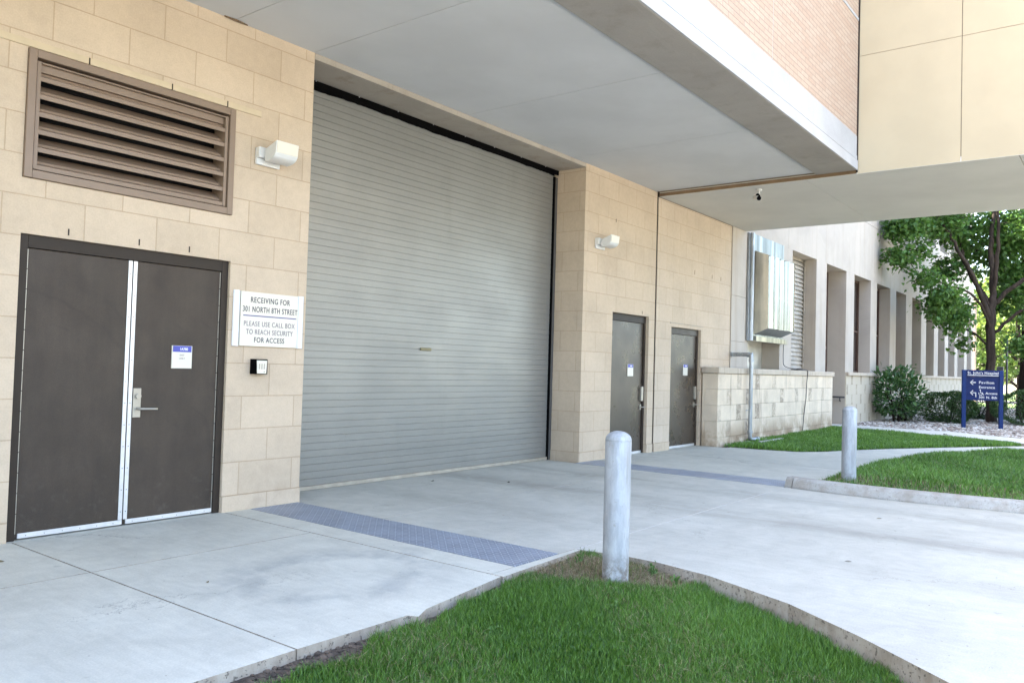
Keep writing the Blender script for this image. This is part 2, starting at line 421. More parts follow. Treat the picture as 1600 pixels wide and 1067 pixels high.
def m_retaining():
    # pale ashlar with small dark rock-faced stones, rust and damp at the foot
    M = Mat('ashlar_wall_stone'); P = M.sep()
    rh = .3245
    u = M.math('ADD', P[0], M.math('MULTIPLY', P[1], 1.0)); v = M.math('SUBTRACT', P[2], .18)
    b = M.n('ShaderNodeTexBrick', offset=.5); M.l(M.comb(u, M.math('ADD', v, 20*rh), 0.0), b.inputs['Vector'])
    b.inputs['Scale'].default_value = 1; b.inputs['Brick Width'].default_value = 1.06; b.inputs['Row Height'].default_value = rh
    b.inputs['Mortar Size'].default_value = .008; b.inputs['Mortar Smooth'].default_value = .3
    b.inputs['Color1'].default_value = (.66, .545, .415, 1); b.inputs['Color2'].default_value = (.645, .53, .40, 1)
    b.inputs['Mortar'].default_value = (.625, .515, .39, 1)
    row = M.math('FLOOR', M.math('DIVIDE', v, rh))
    off = M.math('MULTIPLY', M.math('MODULO', M.math('ADD', row, 40.0), 2.0), .53)
    fx = M.math('FRACT', M.math('DIVIDE', M.math('ADD', u, off), 1.06))
    small = M.math('MULTIPLY', M.math('GREATER_THAN', fx, .66), M.math('LESS_THAN', fx, .90))
    front = M.math('LESS_THAN', P[1], -.36)
    small = M.math('MULTIPLY', small, front)
    cellx = M.math('FLOOR', M.math('DIVIDE', M.math('ADD', u, off), 1.06))
    wn = M.n('ShaderNodeTexWhiteNoise', noise_dimensions='2D'); M.l(M.comb(cellx, row, 0.0), wn.inputs['Vector'])
    rnd = wn.outputs['Value']
    rough = M.noise(16, 6, .75)
    c = b.outputs['Color']
    c = M.mix(M.math('MULTIPLY', small, M.math('MULTIPLY', M.ramp(rnd, .15, 1, .04, .85), M.ramp(M.noise(5.5, 8, .8), .40, .58, .0, 1))), c, (.25, .19, .14))
    f = M.math('MULTIPLY', M.ramp(M.noise(2.0, 6, .6), .3, .7, .9, 1.07), M.ramp(M.noise(50, 4, .7), .25, .75, .94, 1.05))
    c = M.mix(1.0, c, M.gray(f), 'MULTIPLY')
    foot = M.math('MULTIPLY', M.ramp(P[2], .08, .62, 1, 0), M.ramp(M.noise(2.2, 6, .65), .34, .58, .1, .85))
    c = M.mix(foot, c, (.28, .19, .115))
    run = M.math('MULTIPLY', M.ramp(M.noise(3.2, 6, .6, vec=M.scale(1.7, 1.7, .14)), .57, .70, 0, .7), front)
    c = M.mix(run, c, (.27, .21, .16))
    M.bump(M.math('ADD', M.math('MULTIPLY', b.outputs['Fac'], -.8), M.math('MULTIPLY', M.math('MULTIPLY', small, rough), 1.6)), .8, .02)
    return M.fin(c, .88, spec=.2)
M_['retain'] = m_retaining()

def m_curtain():
    M = Mat('roller_curtain_paint'); P = M.sep()
    f = M.math('MULTIPLY', M.ramp(M.noise(.8, 5, .6), .3, .7, .94, 1.05), M.ramp(M.noise(40, 4, .7), .25, .75, .97, 1.03))
    sl = M.n('ShaderNodeTexWhiteNoise', noise_dimensions='1D')
    M.l(M.math('FLOOR', M.math('DIVIDE', P[2], .0822)), sl.inputs['W'])
    f = M.math('MULTIPLY', f, M.math('ADD', .975, M.math('MULTIPLY', sl.outputs['Value'], .05)))
    c = M.mix(1.0, (.230, .226, .210), M.gray(f), 'MULTIPLY')
    dirt = M.math('MULTIPLY', M.ramp(P[2], 0, .6, .35, 0), M.noise(3, 5))
    c = M.mix(dirt, c, (.25, .22, .18))
    sm = M.math('MULTIPLY', M.ramp(M.noise(1.4, 7, .7, vec=M.scale(1, 1, .25)), .52, .72, 0, .22), 1.0)
    c = M.mix(sm, c, (.15, .145, .13))
    sc = M.math('MULTIPLY', M.ramp(M.noise(26, 5, .75, vec=M.scale(1, 1, .5)), .64, .72, 0, .45), M.ramp(P[2], .2, 2.2, 1, .15))
    c = M.mix(sc, c, (.12, .115, .105))
    bw = M.noise(.9, 3, .5, vec=M.scale(1, 1, 2.2)); M.bump(bw, .25, .03)
    return M.fin(c, M.ramp(M.noise(1.5, 4), .3, .7, .36, .46), .42, .5)
M_['curtain'] = m_curtain()

def m_plate():
    M = Mat('checker_plate'); P = M.sep()
    a = M.math('ADD', P[0], P[1]); b = M.math('SUBTRACT', P[0], P[1])
    k = 1/.085
    def lug(p, q, sh):
        pu = M.math('SUBTRACT', M.math('FRACT', M.math('ADD', M.math('MULTIPLY', p, k), sh)), .5)
        qu = M.math('SUBTRACT', M.math('FRACT', M.math('ADD', M.math('MULTIPLY', q, k), sh)), .5)
        d = M.math('ADD', M.math('POWER', M.math('MULTIPLY', pu, 2.7), 2.0), M.math('POWER', M.math('MULTIPLY', qu, 8.0), 2.0))
        return M.ramp(d, .5, 1.1, 1, 0)
    h = M.math('MAXIMUM', lug(a, b, 0.0), lug(b, a, .5))
    f = M.ramp(M.noise(3.2, 6, .65), .3, .7, .82, 1.12)
    c = M.mix(1.0, (.26, .29, .345), M.gray(f), 'MULTIPLY')
    c = M.mix(M.math('MULTIPLY', h, .7), c, (.47, .515, .60))
    c = M.mix(M.ramp(M.noise(5, 6, .7), .6, .72, 0, .5), c, (.22, .17, .13))
    M.bump(h, .9, .006)
    return M.fin(c, .5, .35)
M_['plate'] = m_plate()
M_['leaf'] = leafmat('maple_leaf', (.030, .085, .020), (.12, .235, .050), .38, .42, (.22, .36, .05))
M_['leaf_far'] = leafmat('far_leaf', (.05, .10, .02), (.17, .24, .05), .5, .45, (.28, .34, .06))
M_['leaf_shrub'] = leafmat('viburnum_leaf', (.022, .058, .016), (.095, .19, .055), .42, .2)
M_['leaf_yew'] = leafmat('yew_needle', (.012, .036, .008), (.060, .125, .022), .5, .15)
M_['leaf_pale'] = leafmat('juniper_leaf', (.06, .09, .04), (.16, .19, .09), .6, .2)
M_['grass'] = leafmat('grass_blade', (.022, .074, .009), (.20, .365, .062), .30, .28, (.11, .22, .03))
M_['straw'] = leafmat('straw_blade', (.16, .12, .065), (.42, .35, .22), .8, .2)
M_['weed'] = leafmat('weed_leaf', (.06, .14, .03), (.16, .27, .07), .5, .3)
M_['bark'] = bark('maple_bark', (.052, .038, .030))
M_['bark_dark'] = bark('dark_bark', (.036, .026, .022))

# ================================================================== GROUND
def poly_area_pts(poly, n, rng):
    P = np.array(poly); lo = P.min(0); hi = P.max(0); out = []
    x = rng.uniform(lo[0], hi[0], n); y = rng.uniform(lo[1], hi[1], n)
    ins = inpoly(P, x, y); return x[ins], y[ins]
def inpoly(P, x, y):
    ins = np.zeros(len(x), bool); j = len(P)-1
    for i in range(len(P)):
        xi, yi = P[i]; xj, yj = P[j]
        with np.errstate(divide='ignore', invalid='ignore'):
            c = ((yi > y) != (yj > y)) & (x < (xj-xi)*(y-yi)/(yj-yi+1e-12)+xi)
        ins ^= c; j = i
    return ins

struct('ground', MB().sheet([(-400,-400),(400,-400),(400,400),(-400,400)], -.40), plain('far_ground', (.16,.17,.10), .95, var=.3, scale=.3))
# street beyond the driveway mouth
struct('road', MB().sheet([(-120,-60),(160,-60),(160,-12.2),(-120,-12.2)], -.14), plain('worn_street_concrete', (.24,.235,.225), .9, var=.15, scale=.7))
struct('pavement', MB().prism([(-120,-12.2),(2.0,-12.2),(2.0,-9.6),(-120,-9.6)], -.35, -.02).prism([(14.5,-12.2),(160,-12.2),(160,-9.6),(14.5,-9.6)], -.35, -.02), M_['walk'])
struct('far_street', MB().sheet([(62,-9.5),(72,-9.5),(72,90),(62,90)], -.02), plain('far_asphalt', (.10,.10,.10), .9))

G = .006
DL = [(5.70,-3.385),(5.765,-3.75),(5.76,-4.05),(5.66,-4.52),(5.35,-5.21),(4.97,-5.75),(4.54,-6.27),(3.9,-6.95),(3.1,-7.75),(2.2,-8.7),(1.2,-9.8),(1.0,-12.2)]
DR = [(10.74,-3.45),(10.66,-4.0),(10.66,-4.75),(10.80,-6.03),(11.2,-7.3),(12.0,-8.6),(13.4,-9.9),(14.0,-12.2)]
ap = MB()
def slab(m, x0, x1, y0, y1): m.box(x0+G, x1-G, y0+G, y1-G, -.30, 0)
for x0, x1 in ((-9,-5.9),(-5.9,-2.9),(-2.9,-.1),(-.1,2.70)):
    slab(ap, x0, x1, -1.32, .0-.012); slab(ap, x0, x1, -3.57, -1.32)
slab(ap, 2.70, 4.58, -1.32, 0.0)
ap.prism([(2.70+G,-1.32-G),(4.58-G,-1.32-G),(4.58-G,-3.43),(3.66,-3.57),(3.52,-3.64),(3.49,-3.575),(2.70+G,-3.56)], -.30, 0)
ap.box(2.66, 4.56, -.006, .14, -.30, -.001)            # sill under the double door
ap.box(4.58+G, 4.866, -3.33, -.003, -.30, 0)           # concrete rim beside the plates
ap.prism([(4.58+G,-3.336),(5.69,-3.336),(5.69,-3.385),(4.58+G,-3.445)], -.30, 0)
ap_o = struct('apron', ap, M_['apron'])
struct('apron_joint', MB().box(-9, 5.4, -3.4, -.02, -.30, -.022), M_['dark_gap'])

dv = MB()
dv.box(5.456, 10.80, -1.26+G, .62, -.30, 0)
dv.box(5.456, 10.80, -3.33, -1.26-G, -.30, 0)
dv.prism([(5.70,-3.345)] + DL + DR[::-1] + [(10.80,-3.345)], -.30, 0)
struct('driveway', dv, M_['drive'])
struct('driveway_joint', MB().box(5.46, 10.79, -1.268, -1.252, -.2, -.0015).box(5.7, 10.75, -3.346, -3.328, -.2, -.0015), M_['sealant'])

wk = MB()
WN = [(11.95,-3.50),(13.0,-3.46),(14.1,-3.46),(15.1,-3.56),(16.38,-3.80),(17.8,-4.36),(19.71,-5.23),(22,-6.4),(25,-8.2),(27,-9.6)]
WF = [(15.62,-.60),(15.73,-1.32),(15.92,-1.89),(16.4,-2.2),(17.17,-2.46),(18.21,-2.92),(20,-3.85),(22.04,-5.02),(24.2,-6.3),(27.5,-8.3),(29.6,-9.6)]
wk.box(11.42, 13.50-G, -3.45, .16, -.30, 0)
wk.prism([(13.50+G,.16),(15.43,.16),(15.43,-.55)] + WF + WN[::-1][:-2] + [(13.50+G,-3.45)], -.30, 0)
wk.box(11.42, 11.98, -3.50, -3.454, -.30, 0)
struct('walkway', wk, M_['walk'])

# far pavement and stone bed
SN = [(23.32,-.05),(23.35,-2.4),(23.2,-3.2),(23.07,-3.84),(22.70,-4.75)]
SF = [(25.80,-.05),(25.86,-.8),(25.6,-2.1),(25.75,-2.9),(25.2,-3.6),(24.2,-5.5)]
struct('far_pavement', MB().prism([(23.32,.75),(25.80,.75)] + SF + [(22.70,-5.5)] + SN[::-1][:-1], -.30, .02), M_['walk'])
struct('planting_bed', MB().sheet([(25.8,.0),(52,.0),(52,-6.5),(24.3,-6.5)], -.01), plain('bed_soil', (.16,.13,.10), .95, var=.4, scale=9))
struct('side_lawn', MB().sheet([(25,-6.4),(62,-6.4),(62,-9.6),(29,-9.6)], -.012), M_['lawn_base'])
struct('rear_lawn', MB().sheet([(52,-6.4),(62,-6.4),(62,60),(52,60)], -.016), plain('sunny_turf', (.075,.13,.03), .95, var=.3, scale=2))
struct('park_lawn', MB().sheet([(72,-60),(260,-60),(260,160),(72,160)], -.03), plain('park_turf', (.09,.14,.035), .95, var=.3, scale=1))

# raised kerb right of the driveway
kp = [(10.86,-3.37),(10.76,-4.0),(10.75,-4.75),(10.89,-6.03),(11.29,-7.3),(12.1,-8.55),(13.5,-9.85)]
def ribbon(path, w0, prof):
    vs = []; fs = []; n = len(prof)
    for i, p in enumerate(path):
        a = Vector(path[max(i-1,0)]); b = Vector(path[min(i+1,len(path)-1)]); t = (b-a).normalized(); nn = Vector((-t.y, t.x))
        for o, z in prof: vs.append((p[0]+nn.x*o, p[1]+nn.y*o, z))
    for i in range(len(path)-1):
        for k in range(n): fs.append((i*n+k, i*n+(k+1)%n, (i+1)*n+(k+1)%n, (i+1)*n+k))
    fs += [tuple(range(n-1,-1,-1)), tuple(range((len(path)-1)*n, len(path)*n))]
    return vs, fs
def smooth_path(p, k=6):
    P = [Vector(q) for q in p]; out = []
    for i in range(len(P)-1):
        a = P[max(i-1,0)]; b = P[i]; c = P[i+1]; d = P[min(i+2,len(P)-1)]
        for j in range(k):
            t = j/k; out.append(.5*((2*b)+(c-a)*t+(2*a-5*b+4*c-d)*t*t+(3*b-a-3*c+d)*t**3))
    return out + [P[-1]]
kb = MB(); kprof = [(-.075,-.2),(-.075,.02),(-.045,.105),(-.02,.13),(.09,.135),(.105,.12),(.105,-.2)]
vs, fs = ribbon([(10.88,-3.345),(10.85,-3.44)], 0, [(a, b) for a, b in kprof]); kb.add(vs, fs)
vs, fs = ribbon(smooth_path([(10.848,-3.448)] + kp[1:]), 0, kprof); kb.add(vs, fs)
struct('kerb', kb, M_['kerb'])

# ------------------------------------------------------------------ soil + lawns
def zl(x, y): return -.062 - .026*min(1, max(0, (-3.7-y)/.5)) - .04*min(1, max(0, (-4.0-y)/.8)) + .012*math.sin(1.7*x+.6)*math.cos(1.3*y) + .030*math.exp(-((x-5.28)**2+(y+3.85)**2)/.36)
LAWN = [(-9,-3.60),(2.70,-3.59),(3.50,-3.60),(4.6,-3.46),(5.69,-3.40)] + DL + [(-9,-12.2)]
sv = []; sf = []
gx = np.linspace(1.4, 5.8, 90); gy = np.linspace(-6.9, -3.4, 74); rs = random.Random(3)
for i, x in enumerate(gx):
    for j, y in enumerate(gy): sv.append((x, y, zl(x, y) + rs.uniform(-.008,.008)))
for i in range(len(gx)-1):
    for j in range(len(gy)-1):
        a = i*len(gy)+j; sf.append((a, a+len(gy), a+len(gy)+1, a+1))
struct('lawn_soil', MB().add(sv, sf, True), M_['soil'])
struct('front_lawn', MB().sheet([(-9,-3.62),(1.41,-3.62),(1.41,-12.2),(-9,-12.2)], -.115).sheet([(1.41,-6.88),(5.0,-6.88),(5.0,-12.2),(1.41,-12.2)], -.115), M_['lawn_base'])

def grass(name, poly, dens, hmin, hmax, wid, zf, seed, mat, keep=None, lean=.5, tint=None):
    rng = np.random.default_rng(seed); P = np.array(poly)
    area = (P[:,0].max()-P[:,0].min())*(P[:,1].max()-P[:,1].min())
    x, y = poly_area_pts(poly, int(area*dens), rng)
    if keep is not None: k = keep(x, y, rng); x, y = x[k], y[k]
    n = len(x); z = zf(x, y)
    patch = .5+.5*np.sin(2.3*x+1.1*np.sin(1.9*y))*np.cos(2.0*y+.7*np.sin(2.7*x))
    h = rng.uniform(hmin, hmax, n)*(.7+.5*patch); a = rng.uniform(0, 2*np.pi, n); wd = wid*rng.uniform(.7, 1.25, n)
    la = rng.uniform(0, 2*np.pi, n); ln = h*lean*rng.uniform(.15, 1.3, n)
    cx, cy = np.cos(a)*wd/2, np.sin(a)*wd/2
    lx, ly = np.cos(la)*ln, np.sin(la)*ln
    V = np.zeros((n, 5, 3))
    V[:,0] = np.stack([x-cx, y-cy, z-.01], 1); V[:,1] = np.stack([x+cx, y+cy, z-.01], 1)
    V[:,2] = np.stack([x-cx*.75+lx*.3, y-cy*.75+ly*.3, z+h*.58], 1); V[:,3] = np.stack([x+cx*.75+lx*.3, y+cy*.75+ly*.3, z+h*.58], 1)
    V[:,4] = np.stack([x+lx, y+ly, z+h*np.where(ln > h*.6, .85, 1.0)], 1)
    b = np.arange(n)[:,None]*5
    F4 = b+np.array([[0,1,3,2]]); F3 = b+np.array([[2,3,4]])
    t = np.clip(rng.normal(.40, .27, n)+.25*(patch-.5), 0, 1)
    if tint is not None: t = np.clip(t+tint(x, y, rng), 0, 1)
    o = np_mesh(name, V.reshape(-1,3), F4, F3, mat, False, np.repeat(t, 5))
    return tag(o, kind='stuff')

def edge_d(x, y):          # distance in front of the apron edge
    ye = np.interp(x, [-9, 2.7, 3.5, 3.52, 4.6, 5.69], [-3.57,-3.56,-3.575,-3.64,-3.445,-3.385]); return ye - y
BX, BY = 5.20, -4.0
def keep_near(x, y, rng):
    d = edge_d(x, y); wob = .05+.05*np.sin(9*x)+.04*np.sin(23*x+1)+rng.uniform(-.03,.05,len(x))
    bare = np.where(x < 3.0, .16, np.where(x < 3.55, .08, .012)) + wob*.6
    dr = np.interp(y, [q[1] for q in DL[::-1]], [q[0] for q in DL[::-1]]) - x
    r = np.hypot(x-BX, y-BY)
    dry = (r < .52 + .16*((x-BX)*.79+(y-BY)*.61 > .15)+.08*np.sin(7*np.arctan2(y-BY, x-BX))) & ((x-BX)*.79+(y-BY)*.61 > -.12) & (rng.uniform(0,1,len(x)) < .95)
    thin = (np.hypot((x-4.72)/.32, (y+4.32)/.14) < 1) & (rng.uniform(0,1,len(x)) < .5)
    return (d > bare) & (dr > .055+.03*np.sin(13*y)+.02*np.sin(31*y)) & (r > .12) & ~dry & ~thin
VIS = [(1.3,-3.6),(2.70,-3.59),(3.50,-3.60),(4.6,-3.46),(5.69,-3.40)] + DL[:8] + [(2.6,-6.2)]
zn = lambda x, y: -.062 - .026*np.clip((-3.7-y)/.5, 0, 1) - .04*np.clip((-4.0-y)/.8, 0, 1) + .012*np.sin(1.7*x+.6)*np.cos(1.3*y) + .030*np.exp(-((x-5.28)**2+(y+3.85)**2)/.36)
g1 = grass('lawn_grass', VIS, 24000, .032, .086, .0040, zn, 11, M_['grass'], keep_near)
tag(g1, 'thick green lawn grass in the near wedge around the front bollard', 'grass')
g1b = grass('lawn_grass', [(-9,-3.7),(1.3,-3.7),(2.6,-6.2),(3.9,-7.0),(1.0,-9.9),(-9,-9.9)], 1100, .05, .10, .012, lambda x, y: -.115+0*x, 12, M_['grass'])
tag(g1b, 'lawn grass continuing along the apron beside the near wedge', 'grass')
def keep_dry(x, y, rng):
    r = np.hypot(x-BX, y-BY); dr = np.interp(y, [q[1] for q in DL[::-1]], [q[0] for q in DL[::-1]]) - x
    return (r > .1) & (r < .80) & (edge_d(x, y) > .01) & (dr > .02) & ((x-BX)*.79+(y-BY)*.61 > -.16)
g2 = grass('dry_grass', VIS, 9000, .02, .055, .0045, lambda x, y: zn(x, y)+.006, 13, M_['straw'], keep_dry, 2.2)
tag(g2, 'dry straw coloured dead grass round the foot of the front bollard', 'dead grass')
g3 = grass('dry_grass', VIS, 1500, .03, .075, .004, lambda x, y: zn(x, y)+.012, 14, M_['straw'],
           lambda x, y, rng: keep_near(x, y, rng) & (np.sin(3.1*x+2*np.sin(2*y)) > .1), 1.6)
tag(g3, 'scattered dry blades among the near lawn grass', 'dead grass')

RL = [(11.95,-3.55)] + WN[1:] + [(14.6,-9.6)] + [(x+.12, y) for x, y in kp[::-1]] + [(10.98,-3.55)]
zr = lambda x, y: np.clip(.05+.03*(x-11)/4, .05, .09)*np.clip((-3.42-y)/.6, .1, 1)
rl = MB()
rpx = [(11.02,-3.56),(11.95,-3.56)] + [(a, b-.04) for a, b in WN[1:]] + [(14.6,-9.6)] + [(x+.10, y) for x, y in kp[:0:-1]]
struct('right_lawn', rl.sheet(rpx, .004), M_['lawn_base'])
g4 = grass('lawn_grass', rpx, 2900, .06, .12, .011, lambda x, y: zr(x, y)-.03, 15, M_['grass'],
           lambda x, y, rng: (np.hypot(x-11.93, y+3.86) > .16) & ((x > 12.35) | (rng.uniform(0,1,len(x)) < .25)), .55, lambda x, y, rng: .10+.2*np.sin(1.3*x)*np.sin(1.9*y)*.5)
tag(g4, 'green lawn between the raised kerb and the curving walkway', 'grass')
g4b = grass('dry_grass', rpx, 420, .04, .09, .010, lambda x, y: zr(x, y)-.02, 16, M_['straw'], None, 1.0)
tag(g4b, 'faded straw blades in the lawn behind the raised kerb', 'dead grass')
FLp = [(15.66,-.42)] + [(a+.03, b+.04) for a, b in WF[:8]] + [(22.70,-4.75)] + SN[::-1][1:-1] + [(23.3,-.42)]
zf2 = lambda x, y: np.clip((x-15.6)/7.5, 0, 1)*.05*np.clip((y+3.0)/2.2, 0, 1)
vs = []; 
struct('far_lawn', MB().add([(a, b, .004+.05*min(1, max(0, (a-15.6)/7.5))*min(1, max(0, (b+3.0)/2.2))) for a, b in FLp], [tuple(range(len(FLp)))]), M_['lawn_base'])
g5 = grass('lawn_grass', FLp, 2300, .05, .10, .014, zf2, 17, M_['grass'], lambda x, y, rng: ~((x < 17.9) & (x > 15.6) & (y > -.95) & (rng.uniform(0,1,len(x)) < .5)), .55, lambda x, y, rng: .16+0*x)
tag(g5, 'bright green lawn strip in front of the stained ashlar wall', 'grass')
g6 = grass('lawn_grass', [(25,-6.4),(45,-6.4),(45,-9.6),(29,-9.6)], 260, .06, .12, .03, lambda x, y: 0*x, 18, M_['grass'])
tag(g6, 'lawn beyond the stone planting bed', 'grass')

# ================================================================== RECEIVING BUILDING
HC = 4.80
B = thing('receiving_building', (0,0,0), 'tan block loading dock building with brick upper storey overhanging the driveway', 'building')
WT = .30
wl = MB()
wl.box(-12, 2.665, 0, WT, -.1, 2.44).box(-12, 2.655, 0, WT, 2.44, HC)
wl.box(4.545, 5.465, 0, .60, -.1, HC)
wl.box(2.655, 4.53, 0, WT, 3.925, HC).box(2.655, 4.53, 0, WT, 2.44, 2.885).box(4.53, 4.545, 0, WT, 2.44, HC)
wl.build('block_wall', M_['block'], B); wl = MB()
wl.box(10.92, 11.865, 0, .72, -.1, HC).box(11.865, 13.165, 0, WT, 2.47, HC).box(13.165, 13.385, 0, WT, -.1, HC)

wl.build('block_wall', M_['block'], B)
w2 = MB()
w2.box(13.445, 14.075, 0, WT, -.1, HC-.085).box(14.075, 15.42, 0, WT, 2.345, HC-.085).box(15.42, 16.90, 0, WT, -.1, HC-.085)
w2.build('block_wall', blockwork('block_masonry_far', (.53,.425,.32), (.34,.26,.185), bw=.55, shift=.2), B)
MB().box(13.385, 13.445, .014, WT, -.1, HC-.085).build('expansion_joint', M_['black'], B)
# projecting base course
for x0, x1 in ((-12,2.662),(4.548,5.468),(10.917,11.862),(13.168,13.382),(13.448,14.072),(15.423,15.44)):
    MB().box(x0, x1, -.012, .004, -.1, .158).build('base_course', M_['block'], B, bevel=.003)
MB().box(10.908, 10.921, .0, .60, -.1, .158).build('base_course', M_['block'], B, bevel=.004)
# lintels
M_lin = plain('cast_lintel', (.50,.40,.27), .85, var=.06)
lx = [5.467,6.62,7.78,8.94,10.1,10.918]
MB().box(5.467, 10.918, .01, .70, 4.737, HC-.001).build('lintel', M_['lintel'], B)
for a, b in zip(lx[:-1], lx[1:]): MB().box(a+.002, b-.002, .0, .49, 4.733, 4.7365).box(a+.002, b-.002, -.001, .0095, 4.737, HC-.0015).build('lintel_stone', M_['lintel'], B)
for x0, x1 in ((-1.5,.55),(.556,2.0),(2.006,3.12),(3.126,3.86),(3.866,4.43),(4.436,4.82)): MB().box(x0, x1, -.014, .002, 3.93, 3.985).build('louver_lintel', M_lin, B)
for x, z in ((3.02,2.47),(3.62,2.47),(4.1,2.47),(3.12,3.93),(3.86,3.93),(4.43,3.93),(12.9,2.50),(11.9,4.0)): MB().box(x, x+.011, -.0165 if z > 3.9 and x < 5 else -.003, .002, z, z+.055).build('weep_vent', M_['frame'], B)
for x in (15.05,15.9,16.35): MB().box(x, x+.012, -.003, .002, 3.45, 3.53).build('weep_vent', M_['brown'], B)
sf_ = MB().box(14.02, 15.50, -.01, .002, 2.41, 2.425)
sf_.build('door_flashing', M_['lintel'], B)
# smooth stone end panel of the block wall
MB().box(16.912, 17.75, -.02, WT, -.1, 2.19).box(16.912, 17.75, -.02, WT, 2.196, 3.2).box(16.912, 17.75, -.02, WT, 3.206, HC-.085).build('end_panel', M_['stone'], B)
# ceiling: stucco panels with open joints
cl = MB(); xs = [-12,-2.2,.4,2.0,4.48,5.45,7.99,10.53,13.37]
xs = [-12,-5.7,-3.15,-.6,1.94,4.48,5.45,7.99,10.53,13.37]
for a, b in zip(xs[:-1], xs[1:]): cl.box(a+.0045, b-.0045, -2.87, -.0, HC, HC+.06)
cl.build('ceiling', M_['stucco'], B)
MB().box(-12, 13.36, -2.87, 0, HC+.061, HC+.14).build('ceiling_backing', M_['dark_gap'], B)
# stain where the first ceiling joint meets the wall
MB().tube([(4.36,-.02,HC-.004),(4.5,-.03,HC-.005),(4.62,-.015,HC-.004)], [.008,.014,.006], 6).build('ceiling_stain', plain('rusty_crumbs', (.14,.09,.05), .9, var=.5, scale=60), B)
MB().box(-12, 13.40, -3.49, -2.871, HC-.032, HC+.20).build('edge_beam', M_['beam'], B, bevel=.006)
pb = MB().box(-12, 13.41, -3.495, -3.2, HC+.202, 5.32).box(-12, 13.41, -3.515, -3.491, HC-.03, HC+.125).box(-12, 13.41, -3.503, -3.491, HC+.14, HC+.2)
pb.build('precast_band', M_['precast'], B, bevel=.004)
bf = MB()
for a, b in ((-12,-.52),(-.5,4.54),(4.56,9.60),(9.62,13.405)): bf.box(a, b, -3.49, -3.2, 5.322, 7.17)
bf.box(-12, 13.405, -3.49, -3.2, 7.22, 10.8)
bf.build('brick_facing', M_['brick'], B)
MB().box(-12, 13.405, -3.497, -3.2, 7.172, 7.218).build('stone_string_course', M_['precast'], B)
MB().box(-12, 13.40, -3.486, -3.21, 5.33, 7.16).build('movement_joint', M_['sealant'], B)
# hidden mass of the building: back rooms, upper storeys, roof
hm = MB().box(-12, 13.38, -3.19, 18, 4.96, 10.8).box(-12, 2.6, .31, 18, -.1, 4.95).box(2.61, 5.46, .75, 18, -.1, 4.95).box(5.47, 10.91, .95, 18, -.1, 4.95).box(10.92, 17.7, .75, 18, -.1, 4.70).box(13.45, 17.7, .32, 18, 4.96, 9.6)
hm.build('rear_wall', M_['brick'], B)
MB().box(-12.1, 13.42, -3.52, 18.1, 10.8, 11.05).build('roof', M_['roof'], B)

# ---- louver (part) with frame and blades (sub-parts)
lb = MB().box(2.66, 4.525, .27, .285, 2.89, 3.92).build('louver', M_['louver_dark'], B)
fr = MB()
x0, x1, z0, z1 = 2.658, 4.527, 2.888, 3.922
fr.box(x0, x0+.06, -.028, .19, z0, z1).box(x1-.06, x1, -.028, .19, z0, z1).box(x0+.061, x1-.061, -.026, .19, z0, z0+.065).box(x0+.061, x1-.061, -.026, .19, z1-.065, z1)
fr.build('louver_frame', M_['louver'], lb, bevel=.004)
f2 = MB()
f2.box(x0+.068, x0+.10, -.008, .185, z0+.075, z1-.085).box(x1-.10, x1-.068, -.008, .185, z0+.075, z1-.085)
f2.box(x0+.101, x1-.101, .03, .185, z1-.16, z1-.088).box(x0+.101, x1-.101, -.007, .185, z1-.10, z1-.0875)
f2.build('inner_frame', M_['louver'], lb, bevel=.003)
bl = MB()
for k in range(6):
    zb = 2.99 + k*.1435
    prof = [(.0, zb-.026),(.0, zb+.010),(.045, zb+.030),(.05, zb+.050),(.150, zb+.119),(.155, zb+.109),(.058, zb+.040),(.05, zb+.022),(.010, zb+.002),(.010, zb-.026)]
    bl.xprism(prof, x0+.10, x1-.10)
bl.build('blade_bank', M_['louver'], lb)

# ---- double door
df = MB().box(2.668, 2.735, .03, .16, 0, 2.44).box(4.475, 4.542, .03, .16, 0, 2.44).box(2.736, 4.474, .03, .16, 2.335, 2.44)
df.build('door_frame', M_['frame'], B, bevel=.003)
def strip_rivets(m, x0, x1, z0, z1, y):
    m.box(x0, x1, y-.004, y, z0, z1)
LEV = []
for (xa, xb, hs) in ((2.738, 3.602, 'L'), (3.608, 4.472, 'R')):
    lf = MB().box(xa, xb, .052, .096, .014, 2.332).build('door_leaf', M_['door'], B, bevel=.002)
    hx = (xa, xa+.007) if hs == 'L' else (xb-.007, xb)
    hg = MB()
    for k in range(14): hg.box(hx[0], hx[1], .045, .0515, .05+k*.163, .05+k*.163+.155)
    hg.build('continuous_hinge', M_['satin'], lf)
    ex = (xb-.037, xb-.002) if hs == 'L' else (xa+.002, xa+.037)
    MB().box(ex[0], ex[1], .044, .0515, .055, 2.332).build('edge_strip', M_['alu'], lf, bevel=.002)
    MB().box(xa+.022, xb-.004, .040, .0515, .012, .052).build('door_sweep', M_['alu'], lf, bevel=.002)
    RV = []
    for k in range(12): RV.append(((ex[0]+ex[1])/2-.003, (ex[0]+ex[1])/2+.003, .0425, .0435, .12+k*.19, .128+k*.19))
    for k in range(6): RV.append((xa+.08+k*.14, xa+.086+k*.14, .0385, .0395, .028, .034))
    each('rivet', RV, M_['ink'], lf)
    if hs == 'R':
        MB().box(3.650, 3.722, .034, .0515, .945, 1.205).build('lock_plate', M_['satin'], lf, bevel=.004)
        MB().tube([(3.69,.034,1.135),(3.69,.014,1.135)], .024, 20).build('lock_cylinder', M_['satin'], lf)
        MB().tube([(3.69,.034,1.025),(3.69,-.022,1.025),(3.70,-.03,1.025),(3.845,-.028,1.022)], [.013,.011,.010,.009], 12).build('lever_handle', M_['satin'], lf)

